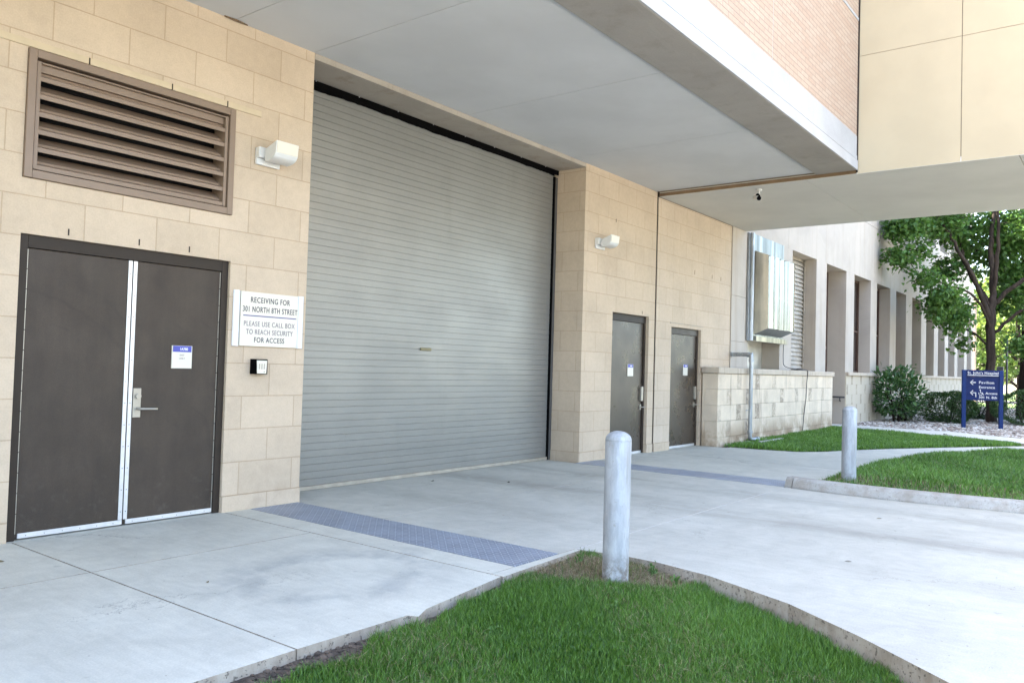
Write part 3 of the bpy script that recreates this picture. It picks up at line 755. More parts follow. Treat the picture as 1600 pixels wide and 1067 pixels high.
# ---- two single doors: leaf, frame, lock
for (xa, xb, zt, mk) in ((11.87, 13.16, 2.468, 'door'), (14.08, 15.415, 2.343, 'door_light')):
    y = .085
    MB().box(xa, xa+.05, .06, .20, 0, zt).box(xb-.055, xb, .06, .20, 0, zt).box(xa+.051, xb-.056, .06, .20, zt-.125, zt).build('door_frame', M_['frame'] if mk == 'door' else M_['door'], B, bevel=.003)
    lf = MB().box(xa+.052, xb-.057, y, y+.045, .03, zt-.128).build('door_leaf', M_['door_light'], B, bevel=.002)
    MB().box(xa+.052, xb-.057, y-.012, y+.044, .004, .045).build('door_sweep', M_['alu'], lf)
    MB().box(xb-.135, xb-.066, y-.045, y-.0005, .94, 1.20).build('lock_plate', M_['satin'], lf, bevel=.006)
    MB().tube([(xb-.10,y,.83),(xb-.10,y-.05,.83),(xb-.03,y-.06,.83)], .011, 10).box(xb-.13, xb-.075, y-.012, y-.0006, .78, .88).build('lever_handle', M_['satin'], lf)
struct('door_sill', MB().box(11.87, 13.16, -.02, .2, -.2, .003).box(14.08, 15.415, -.02, .2, -.2, .003), M_['walk'])

# ---- roller door: corrugated slat curtain
PT = .0822; RY = .56
prof = []; z = .05
while z < 4.72:
    prof += [(RY+.008, z), (RY, z+.002), (RY-.0008, z+.0772), (RY+.008, z+.079)]
    z += PT
cv = MB(); n = len(prof)
cv.add([(5.40, a, b) for a, b in prof] + [(10.815, a, b) for a, b in prof], [(i+1, i, n+i, n+i+1) for i in range(n-1)])
rd = cv.build('roller_door', M_['curtain'], B)
MB().box(5.47, 10.795, RY-.03, RY+.02, .004, .05).build('bottom_bar', plain('bottom_bar_steel', (.34,.30,.24), .5, .2), rd, bevel=.003)
MB().box(10.838, 10.918, .545, .575, 0, 4.62).build('guide_rail', plain('guide_angle_paint', (.075,.072,.068), .45, var=.1), rd, bevel=.003)
MB().box(10.798, 10.836, .535, RY+.06, 0, 4.62).build('guide_slot', M_['black'], rd)
MB().box(5.467, 5.60, .44, RY+.06, 0, 4.62).build('guide_rail', M_['black'], rd, bevel=.003)
hd = MB().box(5.47, 10.915, .528, .545, 4.662, 4.735)
hd.build('head_angle', M_['black'], rd)
br = MB(); rs = random.Random(8); x = 5.48; ln = .04
while x < 10.75:
    ln = min(.062, max(.018, ln + rs.uniform(-.005,.005))); 
    br.box(x, x+.046, .532, .543, 4.662-ln, 4.67); x += .0462
br.build('brush_seal', M_['black'], rd)
for k in range(8): MB().tube([(5.9+k*.66,.515,4.735),(5.9+k*.66,.515,4.720)], .005, 8).build('anchor_bolt', M_['alu'], rd)
ms = MB(); prof2 = []
ms.box(7.80, 8.01, RY-.022, RY-.006, 1.672, 1.712).build('lift_slot', plain('brass_slot', (.20,.17,.09), .5, .3), rd, bevel=.012)

# ================================================================== SKYBRIDGE
S = thing('skybridge', (13.43,0,0), 'yellow stucco skybridge crossing over the driveway on the right', 'skybridge')
SX0, SX1, SZ = 13.43, 17.70, 4.715
sp = MB()
ys = [(-3.50,-.05),(-4.955,-3.51),(-8.0,-4.965),(-11.05,-8.01),(-30,-11.06)]
for a, b in ys:
    if b > -3: continue
    sp.box(SX0, SX0+.0085, a+.001, b-.001, SZ+.004, 6.602).box(SX0, SX0+.0085, a+.001, b-.001, 6.609, 9.39)
sp.build('cladding_panel', M_['yellow'], S)
MB().box(SX0+.009, SX1-.02, -30, -.01, SZ+.08, 9.38).build('deck', plain('joint_tan', (.20,.155,.10), .9), S)
MB().box(SX1-.1, SX1, -30, -3.5, SZ+.01, 9.4).build('cladding_panel', M_['yellow'], S)
so = MB()
for a, b in ((-30,-11.8),(-11.79,-8.75),(-8.74,-5.70),(-5.69,-2.70),(-2.69,-.025)): so.box(SX0+.001, SX1, a, b, SZ, SZ+.079)
so.build('soffit', M_['stucco_warm'], S)
MB().box(SX0-.001, SX0+.05, -3.49, -.02, SZ+.006, HC-.018).build('trim_board', M_['brown'], S)
MB().box(SX0-.024, SX0-.002, -3.512, -3.485, SZ+.02, 9.3).build('corner_seal', M_['frame'], S)
MB().box(SX0-.1, SX1+.1, -30, -3.6, 9.4, 9.6).build('roof', M_['roof'], S)

# ================================================================== STONE BUILDING (far facade, same wall line)
T = thing('stone_building', (34,0,0), 'long pale limestone building with a row of deep narrow windows', 'building')
op = [(17.95,20.05),(20.92,22.93),(23.88,25.90),(26.80,28.84),(29.67,31.60),(32.53,34.20),(35.30,37.1),(38.1,39.85),(40.8,42.45),(43.35,45.15),(46.0,48.05),(48.9,50.3)]
fw = MB(); ZS, ZT = 1.62, 4.72; DP = .62
prev = 17.76
for i, (a, b) in enumerate(op):
    fw.box(prev+.001, a, 0, DP, -.1, ZT)
    prev = b
fw.box(prev+.001, 51.0, 0, DP, -.1, ZT)
pj = [17.76,20.6,23.75,29.3,35.0,40.6,46.1,51.0]
for a, b in zip(pj[:-1], pj[1:]):
    fw.box(a+.004, b-.004, 0, DP, ZT+.001, 6.58); fw.box(a+.004, b-.004, 0, DP, 6.592, 7.35)
for i in range(12):                      # upper storey piers
    a = 17.8 + i*2.78; fw.box(a, a+1.0, .0, DP, 7.352, 9.4)
fw.box(17.76, 51.0, 0, DP, 9.402, 11.2)
fw.build('facade', M_['stone'], T)
MB().box(17.78, 50.98, DP+.3, 18, -.1, 11.19).box(17.78, 50.98, DP+.02, DP+.29, 7.3, 9.45).build('rear_wall', M_['dark_gap'], T)
MB().box(50.5, 51.0, DP+.01, 18, -.1, 11.2).build('end_wall', M_['stone'], T)
MB().box(17.7, 51.1, -.05, 18.1, 11.2, 11.45).build('roof', M_['roof'], T)
for i, (a, b) in enumerate(op):
    if i == 2: continue
    if i < 2: MB().box(a+.001, b-.001, .005, DP, -.1, ZS-.03).build('apron_wall', M_['stone'], T)
    else: MB().box(a-.0, b+.0, .006, DP, -.1, ZS-.09).build('apron_wall', M_['stone'], T)
# patterned stone skin under the sills, with a projecting sill
M_['pattern'] = None
def m_pattern():
    M = Mat('patterned_limestone'); P = M.sep()
    b = M.n('ShaderNodeTexBrick', offset=.5); M.l(M.comb(P[0], P[2], 0.0), b.inputs['Vector'])
    b.inputs['Scale'].default_value = 1; b.inputs['Brick Width'].default_value = 1.06; b.inputs['Row Height'].default_value = .31
    b.inputs['Mortar Size'].default_value = .012; b.inputs['Color1'].default_value = (.50,.43,.33,1); b.inputs['Color2'].default_value = (.485,.415,.315,1)
    b.inputs['Mortar'].default_value = (.475,.405,.31,1)
    row = M.math('FLOOR', M.math('DIVIDE', P[2], .31)); off = M.math('MULTIPLY', M.math('MODULO', row, 2.0), .53)
    fx = M.math('FRACT', M.math('DIVIDE', M.math('ADD', P[0], off), 1.06))
    sm = M.math('MULTIPLY', M.math('LESS_THAN', fx, .17), M.ramp(M.noise(3, 6, .75), .38, .6, .1, 1))
    c = M.mix(M.math('MULTIPLY', sm, .75), b.outputs['Color'], (.21,.16,.11))
    run = M.ramp(M.noise(2.5, 6, .6, vec=M.scale(1.7,1.7,.12)), .58, .70, 0, .6)
    c = M.mix(run, c, (.25,.20,.15))
    return M.fin(c, .88, spec=.2)
MB().box(25.92, 50.9, -.03, -.001, -.1, 1.515).build('patterned_skin', m_pattern(), T)
MB().box(25.92, 50.98, -.10, DP-.25, 1.52, 1.62).build('window_sill', M_['stone_cap'], T, bevel=.006)
for i, (a, b) in enumerate(op):
    if i == 2 or i < 2: continue
    wd = MB().box(a+.01, b-.01, DP-.20, DP-.18, 1.625, ZT-.005).build('window', M_['glass'], T)
    fm = MB(); nb = 3
    for k in range(nb+1):
        xc = a+.03+(b-a-.06)*k/nb; fm.box(xc-.025, xc+.025, DP-.25, DP-.205, 1.625, ZT-.006)
    for zc in (1.66, 3.0, ZT-.05): fm.box(a+.056, b-.056, DP-.24, DP-.206, zc-.022, zc+.022)
    fm.build('window_frame', M_['winframe'], wd)
# grey ventilation louver in the second bay
a, b = op[1]
vl = MB().box(a+.01, b-.01, .50, .52, ZS, ZT-.005).build('vent_louver', plain('louver_backing', (.30,.28,.25), .8), T)
vb = MB()
for k in range(27):
    zb = ZS+.05+k*.114; vb.xprism([(.34,zb),(.378,zb+.100),(.385,zb+.111),(.40,zb+.113),(.39,zb+.098),(.352,zb)], a+.01, b-.012)
vb.box(b-.05, b-.002, .31, .34, ZS, ZT-.006)
vb.build('vent_blades', plain('vent_blade_paint', (.36,.315,.255), .6, var=.15, scale=4), vl)
# first bay behind the hood: pale infill panel, and the recessed entrance in the third bay
a, b = op[0]
MB().box(a+.003, b-.003, .45, .5, ZS, ZT-.004).build('infill_panel', plain('infill_metal', (.55,.52,.44), .5, .2, var=.2, scale=2), T)
a, b = op[2]
en = MB().box(a+.01, b-.01, DP-.03, DP+.02, .03, ZT-.005).build('entrance_door', plain('entrance_paint', (.12,.085,.07), .5), T)
MB().box(a+.01, a+.09, DP-.08, DP-.032, .03, ZT-.006).box(b-.09, b-.01, DP-.08, DP-.032, .03, ZT-.006).box(a+.091, b-.091, DP-.08, DP-.032, 2.3, 2.4).build('door_frame', M_['winframe'], en)
MB().box(25.905, 25.925, .02, DP-.1, .02, 1.45).build('recess_panel', M_['stone'], T)

# low ashlar wall in front
A = thing('ashlar_wall', (15.45,-.37,0), 'low stained ashlar wall with a flat stone coping below the metal hood', 'wall')
MB().box(15.46, 23.32, -.37, -.03, -.15, 1.475).build('stone_face', M_['retain'], A, bevel=.01)
cp = MB()
for x0, x1 in ((15.42,17.4),(17.406,19.4),(19.406,21.4),(21.406,23.38)): cp.box(x0, x1, -.405, -.022, 1.477, 1.60)
cp.build('coping', M_['stone_cap'], A, bevel=.012)

# handrail at the recessed entrance
H = thing('handrail', (25.82,.4,0), 'short black handrail beside the recessed entrance of the limestone building', 'handrail')
MB().tube([(25.82,.50,0.02),(25.82,.50,.83)], .022, 10).build('post', M_['redtrim'], H)  # dark upright added for the shadow line at the wall end
MB().tube([(25.82,.52,.85),(25.82,-.02,.85)], .026, 10).build('rail', M_['redtrim'], H)
MB().tube([(25.82,.12,.825),(25.83,.12,.74),(25.895,.12,.73)], .016, 8).build('bracket', M_['redtrim'], H)

# ================================================================== EXHAUST HOOD, PIPE, CABLE
E_ = thing('exhaust_hood', (18.0,0,2.2), 'shiny galvanised sheet metal exhaust hood on the limestone wall above the coping', 'exhaust hood')
MB().box(18.06, 20.12, -.05, -.003, 2.36, 4.72).build('backing_plate', sheet_metal('backing_sheet', (.40,.41,.39), .38, .8), E_, bevel=.004)
MB().box(17.76, 18.055, -.07, -.024, 2.24, 4.70).tube([(17.88,-.09,2.24),(17.88,-.09,4.70)], .055, 14).build('side_flange', M_['galv'], E_)
hv = MB(); N = 34; X0, X1 = 18.19, 20.0
fx = []
for i in range(N+1):
    x = X0+(X1-X0)*i/N; yy = -.37 + .020*math.sin(i*.92) + .012*math.sin(i*.39+1)
    fx.append((x, yy))
for i in range(N):
    (xa, ya), (xb, yb) = fx[i], fx[i+1]
    hv.add([(xa,ya,2.54),(xb,yb,2.54),(xb,yb+.006,4.22),(xa,ya+.006,4.22)], [(0,1,2,3)], True)
hv.build('front_sheet', sheet_metal('reflection_banded_sheet', (.42,.41,.37), .22, .95), E_)
sd_ = MB()
sd_.add([(X0,-.052,2.40),(X0,-.37,2.54),(X0,-.364,4.22),(X0,-.052,4.34)], [(0,1,2,3)])
sd_.add([(X1,-.052,2.40),(X1,-.37,2.54),(X1,-.364,4.22),(X1,-.052,4.34)], [(3,2,1,0)])
sd_.add([(X0,-.052,4.34),(X0,-.364,4.22),(X1,-.364,4.22),(X1,-.052,4.34)], [(0,1,2,3)])
sd_.build('side_sheet', sheet_metal('warm_glow_side_sheet', (.82,.74,.60), .48, .75), E_)  # warm reflected glow put into the side colour, paler than the front
MB().add([(X0,-.052,2.40),(X1,-.052,2.40),(X1,-.362,2.537),(X0,-.362,2.537)], [(0,1,2,3)]).build('underside', plain('hood_underside', (.30,.31,.33), .5, .5), E_)
MB().box(18.07, 20.13, -.16, -.052, 2.235, 2.355).build('bottom_lip', sheet_metal('lip_sheet', (.52,.48,.39), .3, .8), E_, bevel=.004)
D = thing('drain_pipe', (16.95,-.47,0), 'grey galvanised drain pipe elbowing over the coping and down the ashlar wall', 'pipe')
pp = smooth_path([(16.95,-.02,1.90),(16.95,-.36,1.90),(16.95,-.44,1.89),(16.95,-.475,1.83),(16.95,-.478,1.0),(16.95,-.478,.20),(16.97,-.482,.10),(17.06,-.49,.075),(17.30,-.50,.07)], 5)
MB().tube(pp, .043, 14).build('pipe_run', M_['galv'], D)
for p0, p1 in (((16.95,-.395,1.90),(16.95,-.43,1.895)),((16.95,-.476,1.80),(16.95,-.477,1.74)),((16.95,-.478,.27),(16.95,-.478,.21)),((17.27,-.50,.07),(17.34,-.50,.068)),((16.95,-.024,1.90),(16.95,-.06,1.90))): MB().tube([p0, p1], .056, 14).build('pipe_collar', M_['galv'], D)
MB().box(16.70, 16.93, -.49, -.475, .70, .715).build('pipe_strap', M_['galv'], D)
sb = MB().box(16.75, 18.15, -.80, -.74, .0, .075).box(16.75, 18.15, -.50, -.44, .0, .055).box(16.75, 18.15, -.74, -.50, .0, .03)
tag(sb.build('splash_block', M_['kerb'], bevel=.008), 'grey concrete splash block lying in the grass under the drain pipe', 'splash block')
cb = smooth_path([(20.06,-.10,2.24),(20.08,-.09,1.9),(20.12,-.12,1.70),(20.5,-.30,1.625),(20.85,-.40,1.615),(20.98,-.418,1.57),(20.98,-.395,1.30),(20.95,-.392,.9),(20.80,-.392,.45),(20.72,-.395,.06)], 5)
tag(MB().tube(cb, .009, 6).build('cable', M_['redtrim']), 'thin dark cable running from the hood over the coping into the grass', 'cable')

# ================================================================== SIGNS, LAMPS, SMALL FIXTURES
def text_bm(txt, size, bold=0.0, xs=1.0, space=1.0):
    cu = bpy.data.curves.new('txt', 'FONT'); cu.body = txt; cu.size = size; cu.offset = bold
    cu.align_x = 'CENTER'; cu.extrude = .0012; cu.space_character = space
    o = bpy.data.objects.new('txt', cu); COL.objects.link(o)
    dg = bpy.context.evaluated_depsgraph_get(); dg.update()
    me = bpy.data.meshes.new_from_object(o.evaluated_get(dg))
    vs = [(v.co.x*xs, v.co.y, v.co.z) for v in me.vertices]; fs = [tuple(p.vertices) for p in me.polygons]
    bpy.data.objects.remove(o); bpy.data.curves.remove(cu); bpy.data.meshes.remove(me)
    w_ = max(v[0] for v in vs)-min(v[0] for v in vs)
    return vs, fs, w_
def wall_text(mb, txt, cx, z, y, size, width=None, bold=0.0, space=1.0):   # lettering facing -Y
    vs, fs, wd = text_bm(txt, size, bold, 1.0, space); k = width/wd if width else 1.0
    mb.add([(cx+v[0]*k, y-v[2], z+v[1]) for v in vs], fs)
RS = thing('receiving_sign', (5.0,-.01,1.62), 'white wall sign with receiving and call box instructions beside the roller door', 'sign')
MB().box(4.66, 5.345, -.026, -.003, 1.622, 2.162).build('sign_panel', M_['sign_white'], RS)
for xa, xb in ((4.585,4.657),(5.348,5.425)):
    cvx = MB(); k = 8; pr = [(xa+(xb-xa)*i/k, -.012-.022*math.sin(math.pi*i/k)**.5) for i in range(k+1)]
    cvx.prism([(xa,-.003)] + pr + [(xb,-.003)], 1.618, 2.166); cvx.build('side_rail', plain('rail_white', (.62,.62,.64), .3, .1, var=.02), RS)
for tx, cx, z, sz, wd, bo, mk in (('RECEIVING FOR', 5.005, 2.058, .078, .47, .0016, 'ink'), ('301 NORTH 8TH STREET', 5.01, 1.964, .078, .655, .0016, 'ink'),
                          ('PLEASE USE CALL BOX', 5.005, 1.822, .070, .61, .0011, 'ink_pale'), ('TO REACH SECURITY', 5.01, 1.742, .070, .56, .0011, 'ink_pale'), ('FOR ACCESS', 5.005, 1.662, .072, .36, .0014, 'ink')):
    lt = MB(); wall_text(lt, tx, cx, z, -.0265, sz, wd, bo*.45, 1.13); lt.build('lettering', M_[mk], RS)
MB().box(4.69, 5.325, -.0285, -.0262, 1.920, 1.930).build('rule_line', M_['rule'], RS)

CB = thing('call_box', (4.88,0,1.35), 'small black call box with a steel button face below the receiving sign', 'call box')
MB().prism([(4.805,-.003),(4.985,-.003),(4.955,-.085),(4.815,-.085)], 1.345, 1.495).build('casing', M_['black'], CB, bevel=.004)
MB().add([(4.832,-.0865,1.352),(4.938,-.0865,1.352),(4.945,-.0865,1.482),(4.825,-.0865,1.482)], [(0,1,2,3)]).add([(4.832,-.0892,1.352),(4.938,-.0892,1.352),(4.945,-.0892,1.482),(4.825,-.0892,1.482)], [(0,1,2,3)]).build('face_plate', M_['sign_white'], CB)
for i in range(3): MB().box(4.85+i*.028, 4.864+i*.028, -.0925, -.0893, 1.395, 1.45).build('speaker_slot', M_['satin'], CB)
MB().tube([(4.915,-.0893,1.37),(4.915,-.093,1.37)], .008, 10).build('push_button', M_['satin'], CB)

def wall_lamp(x, z, sc, label):
    L = thing('wall_lamp', (x, 0, z), label, 'wall lamp', 'white floodlights on the block wall')
    def X(v): return x+v*sc
    def Z(v): return z+v*sc
    MB().box(X(-.09), X(.19), -.035*sc, -.003, Z(-.085), Z(-.02)).box(X(-.09), X(.05), -.075*sc, -.003, Z(-.0195), Z(.085)).build('back_box', M_['white'], L, bevel=.006*sc)
    MB().tube([(X(.02),-.07*sc,Z(.02)),(X(.045),-.135*sc,Z(.02))], .034*sc, 12).box(X(.0), X(.03), -.15*sc, -.07*sc, Z(-.045), Z(.05)).build('knuckle', M_['white'], L, bevel=.004)
    # head: flat front door above, rounded belly below, tilted upward
    pr = [(-.10,.065),(-.285,.130),(-.272,.008)]
    for k in range(1, 8):
        a_ = math.pi/2*k/8; pr.append((-.262+.15*(1-math.cos(a_)), .004-.062*math.sin(a_)))
    pr += [(-.105,-.058),(-.09,-.03)]
    MB().xprism([(a*sc, Z(b)) for a, b in pr], X(-.04), X(.225)).build('lamp_head', M_['white'], L, bevel=.004)
    MB().add([(X(-.03),-.2905,Z(.122)),(X(-.03),-.2795,Z(.014)),(X(.215),-.2795,Z(.014)),(X(.215),-.2905,Z(.122)),
              (X(-.03),-.278,Z(.122)),(X(-.03),-.270,Z(.014)),(X(.215),-.270,Z(.014)),(X(.215),-.278,Z(.122))],
             [(0,1,2,3),(0,4,5,1),(1,5,6,2),(2,6,7,3),(3,7,4,0)]).build('lamp_door', M_['sign_white'], L)
wall_lamp(4.86, 3.53, 1.0, 'white floodlight on the block wall beside the brown louver')
wall_lamp(11.32, 3.55, 1.0, 'white floodlight on the block wall above the first single door')

def plaque(x, z, y, wd, ht, label, num, l2):
    Q = thing('door_plaque', (x, y, z), label, 'door sign', 'room plaques on the doors')
    MB().box(x-wd/2, x+wd/2, y-.012, y-.0005, z-ht/2, z+ht/2).build('plaque_panel', M_['sign_white'], Q)
    MB().box(x-wd/2+.008, x+wd/2-.008, y-.0145, y-.0122, z+ht/2-.058, z+ht/2-.002).build('header_strip', M_['blue'], Q)
    if num is None: MB().box(x-.01, x+.045, y-.0155, y-.0146, z+ht/2-.042, z+ht/2-.02).build('number_mark', M_['letter'], Q)
    else:
        lt = MB(); wall_text(lt, num, x+.015, z+ht/2-.042, y-.0146, .034, .075, .0008); lt.build('lettering', M_['letter'], Q)
    if l2:
        lt = MB()
        for i, s in enumerate(l2): wall_text(lt, s, x, z+.01-i*.03, y-.0122, .022); 
        lt.build('lettering', M_['ink_pale'], Q)
plaque(4.10, 1.493, .052, .20, .21, 'white door plaque with a blue header on the double door', '1A780', ('EXIT', 'ONLY'))
plaque(12.655, 1.49, .085, .20, .21, 'white door plaque with a blue header on the first single door', None, None)
plaque(14.88, 1.525, .085, .20, .22, 'white door plaque with a blue header on the single door beside the ashlar wall', None, None)

SCm = thing('security_camera', (13.72,-1.80,SZ), 'small white bullet security camera under the skybridge soffit', 'camera')
MB().lathe([(.0,-.0),(.05,-.001),(.05,-.025),(.035,-.035),(0,-.036)], (13.72,-1.80,SZ), 16).build('mount_base', M_['white'], SCm)
MB().tube([(13.72,-1.80,SZ-.03),(13.74,-1.80,SZ-.09),(13.66,-1.80,SZ-.13)], .014, 10).build('arm', M_['white'], SCm)
ax = Vector((-.72,-.62,-.28)).normalized(); c0 = Vector((13.70,-1.77,SZ-.15))
MB().tube([c0-ax*.08, c0-ax*.075, c0+ax*.10], [.025,.045,.045], 18).build('camera_body', M_['white'], SCm)
MB().tube([c0+ax*.101, c0+ax*.106], .040, 18).build('camera_lens', M_['black'], SCm)
MB().tube([c0+ax*.02+Vector((0,0,.048)), c0+ax*.135+Vector((0,0,.048))], [.03,.012], 8).build('sun_shield', M_['black'], SCm)

def bollard(x, y, zb, zt, rad, label):
    P = thing('bollard', (x, y, zb), label, 'bollard', 'galvanised bollards at the driveway edges')
    MB().lathe([(rad,zb-.1-zb),(rad,zt-.072-zb),(rad-.001,zt-.07-zb)], (x,y,zb), 40).build('bollard_post', M_['bollard'], P)
    cp = [(rad+.001,zt-.0695-zb)] + [(rad*math.cos(a)*1.0, zt-.065-zb+.065*math.sin(a)) for a in [k*math.pi/2/8 for k in range(9)]]
    MB().lathe([(rad-.004,zt-.075-zb)]+cp, (x,y,zb), 40).build('bollard_cap', M_['bollard'], P)
bollard(5.20, -4.0, -.045, 1.045, .096, 'weathered grey steel bollard standing in dry grass at the near lawn corner')
bollard(11.93, -3.84, .03, 1.075, .098, 'smooth grey steel bollard standing in the lawn behind the raised kerb')

tc = thing('trench_cover', (5.16,-1.7,0), 'blue grey checker plate trench cover beside the sign pier', 'trench cover', 'checker plate trench covers')
MB().box(4.87, 5.447, -2.44, -.014, -.02, .002).build('cover_plate', M_['plate'], tc); MB().box(4.87, 5.447, -3.325, -2.446, -.02, .004).build('cover_plate', M_['plate'], tc)
MB().box(4.866, 5.455, -3.333, -.008, -.15, -.012).build('trench_frame', plain('rusty_frame', (.12,.08,.06), .9), tc)
tc = thing('trench_cover', (11.1,-1.7,0), 'blue grey checker plate trench cover leading to the raised kerb', 'trench cover', 'checker plate trench covers')
MB().box(10.81, 11.41, -3.34, -1.4, -.02, .003).build('cover_plate', M_['plate'], tc); MB().box(10.81, 11.41, -1.394, -.014, -.02, .002).build('cover_plate', M_['plate'], tc)
MB().box(10.802, 11.418, -3.345, -.008, -.15, -.012).build('trench_frame', plain('rusty_frame', (.12,.08,.06), .9), tc)

# ---- blue directional sign (built flat in local x/z, turned to face the driveway)
sx, sy = 28.60, -3.33
HS = thing('directional_sign', (sx, sy, 0), 'navy blue two-post hospital direction sign in the stone bed before the trees', 'sign', None, math.atan2(-.90,.42))
WS = 1.04
for s in (-1, 1):
    MB().box(s*WS/2-.055, s*WS/2+.055, -.045, .045, -.1, 1.80).build('post', M_['navy_post'], HS, local=True, bevel=.004)
MB().box(-WS/2+.056, WS/2-.056, -.05, .05, 1.60, 1.80).build('header_board', M_['navy'], HS, local=True, bevel=.004)
MB().box(-WS/2+.056, WS/2-.056, -.02, .02, .87, 1.598).build('sign_board', M_['navy'], HS, local=True)
def ltx(mb, t, x, z, y, size, width, bold, left=True):
    vs, fs, wd = text_bm(t, size, bold*.4, 1.0, 1.08); k = width/wd
    x0 = x + (width/2 if left else 0)
    mb.add([(x0+v[0]*k, y-v[2], z+v[1]) for v in vs], fs)
for tx, x, z, y, sz, wd, lf_ in (("St. John's Hospital", 0, 1.675, -.052, .115, .86, False), ('Pavilion', -.10, 1.385, -.0215, .11, .42, True), ('Entrance', -.10, 1.24, -.0215, .11, .44, True),
                           ('Access', .085, 1.06, -.0215, .10, .33, True), ('301 N. 8th', -.10, .93, -.0215, .105, .50, True)):
    l1 = MB(); ltx(l1, tx, x, z, y, sz, wd, .0022, lf_); l1.build('lettering', M_['letter'], HS, local=True)
MB().box(-.43, .43, -.055, -.0505, 1.628, 1.645).build('rule_line', M_['letter'], HS, local=True)
Y = -.0235
def flat(mb, pts): mb.add([(x, Y, z) for x, z in pts], [tuple(range(len(pts)))])
ar = MB(); ar.tube([(-.345,Y,1.415),(-.19,Y,1.415)], .014, 6).tube([(-.27,Y-.001,1.485),(-.345,Y-.001,1.415),(-.27,Y-.001,1.345)], .014, 6)
ar.build('arrow', M_['letter'], HS, local=True)
ar = MB(); ar.tube([(-.345,Y,1.10),(-.19,Y,1.10),(-.19,Y,.965)], .014, 6).tube([(-.27,Y-.001,1.17),(-.345,Y-.001,1.10),(-.27,Y-.001,1.03)], .014, 6)
ar.build('arrow', M_['letter'], HS, local=True)
wc = MB(); Y = -.0225
wc.tube([(-.055+.05*math.cos(a), Y, 1.085+.05*math.sin(a)) for a in [R(150)+k*R(250)/14 for k in range(15)]], .009, 6)
wc.tube([(-.06,Y,1.165),(-.05,Y,1.10),(.0,Y,1.095),(.02,Y,1.045),(.04,Y,1.05)], .010, 6)
wc.tube([(-.065,Y+.004,1.19),(-.065,Y-.002,1.19)], .018, 10)
wc.build('wheelchair_symbol', M_['letter'], HS, local=True)

# ================================================================== STONES IN THE BED
def rocks(name, n, xr, yr, smin, smax, seed, mats, zf, cond=None):
    rng = np.random.default_rng(seed); V = []; F3 = []; T = []
    bm = bmesh.new(); bmesh.ops.create_icosphere(bm, subdivisions=1, radius=1)
    bv = np.array([v.co[:] for v in bm.verts]); bfc = np.array([[v.index for v in f.verts] for f in bm.faces]); bm.free()
    c = 0
    while c < n:
        x = rng.uniform(*xr); y = rng.uniform(*yr)
        if cond is not None and not cond(x, y): continue
        s = rng.uniform(smin, smax)*np.array([rng.uniform(.7,1.4), rng.uniform(.7,1.4), rng.uniform(.4,.8)])
        q = bv*(1+rng.uniform(-.22,.22,(len(bv),1)))*s; a = rng.uniform(0, 6.28)
        q = np.stack([q[:,0]*np.cos(a)-q[:,1]*np.sin(a), q[:,0]*np.sin(a)+q[:,1]*np.cos(a), q[:,2]], 1)+[x, y, zf(x, y)+s[2]*.35]
        F3.append(bfc+len(bv)*c); V.append(q); T.append(np.full(len(bv), rng.uniform(0,1))); c += 1
    return tag(np_mesh(name, np.concatenate(V), np.zeros((0,4)), np.concatenate(F3), mats, False, np.concatenate(T)), kind='stuff')
def m_rock():
    M = Mat('river_stone'); at = M.n('ShaderNodeAttribute', attribute_name='tint').outputs['Fac']
    cr_ = M.n('ShaderNodeValToRGB'); M.l(at, cr_.inputs[0]); e = cr_.color_ramp.elements
    e[0].color = (.16,.12,.10,1); e[1].color = (.50,.48,.45,1); q = e.new(.4); q.color = (.27,.24,.205,1); q = e.new(.7); q.color = (.37,.335,.29,1)
    return M.fin(cr_.outputs[0], .8)
def sfx(y): return np.interp(y, [-5.5,-3.6,-2.9,-2.1,-.8,0], [24.2,25.2,25.75,25.6,25.86,25.8])
o = rocks('bed_stones', 5200, (24.2, 37), (-6.0, -.05), .025, .065, 5, m_rock(), lambda x, y: -.005, lambda x, y: x > sfx(y)+.02)
tag(o, 'pale river stones covering the bed beneath the sign and shrubs', 'stones')
o = rocks('soil_clods', 900, (1.6, 5.6), (-3.95, -3.40), .006, .022, 6, M_['soil'], lambda x, y: zl(x, y), lambda x, y: 0 < float(edge_d(np.array([x]), np.array([y]))[0]) < (.22 if x < 3.5 else .09))
tag(o, 'dark soil crumbs along the bare edge between apron and grass', 'soil')

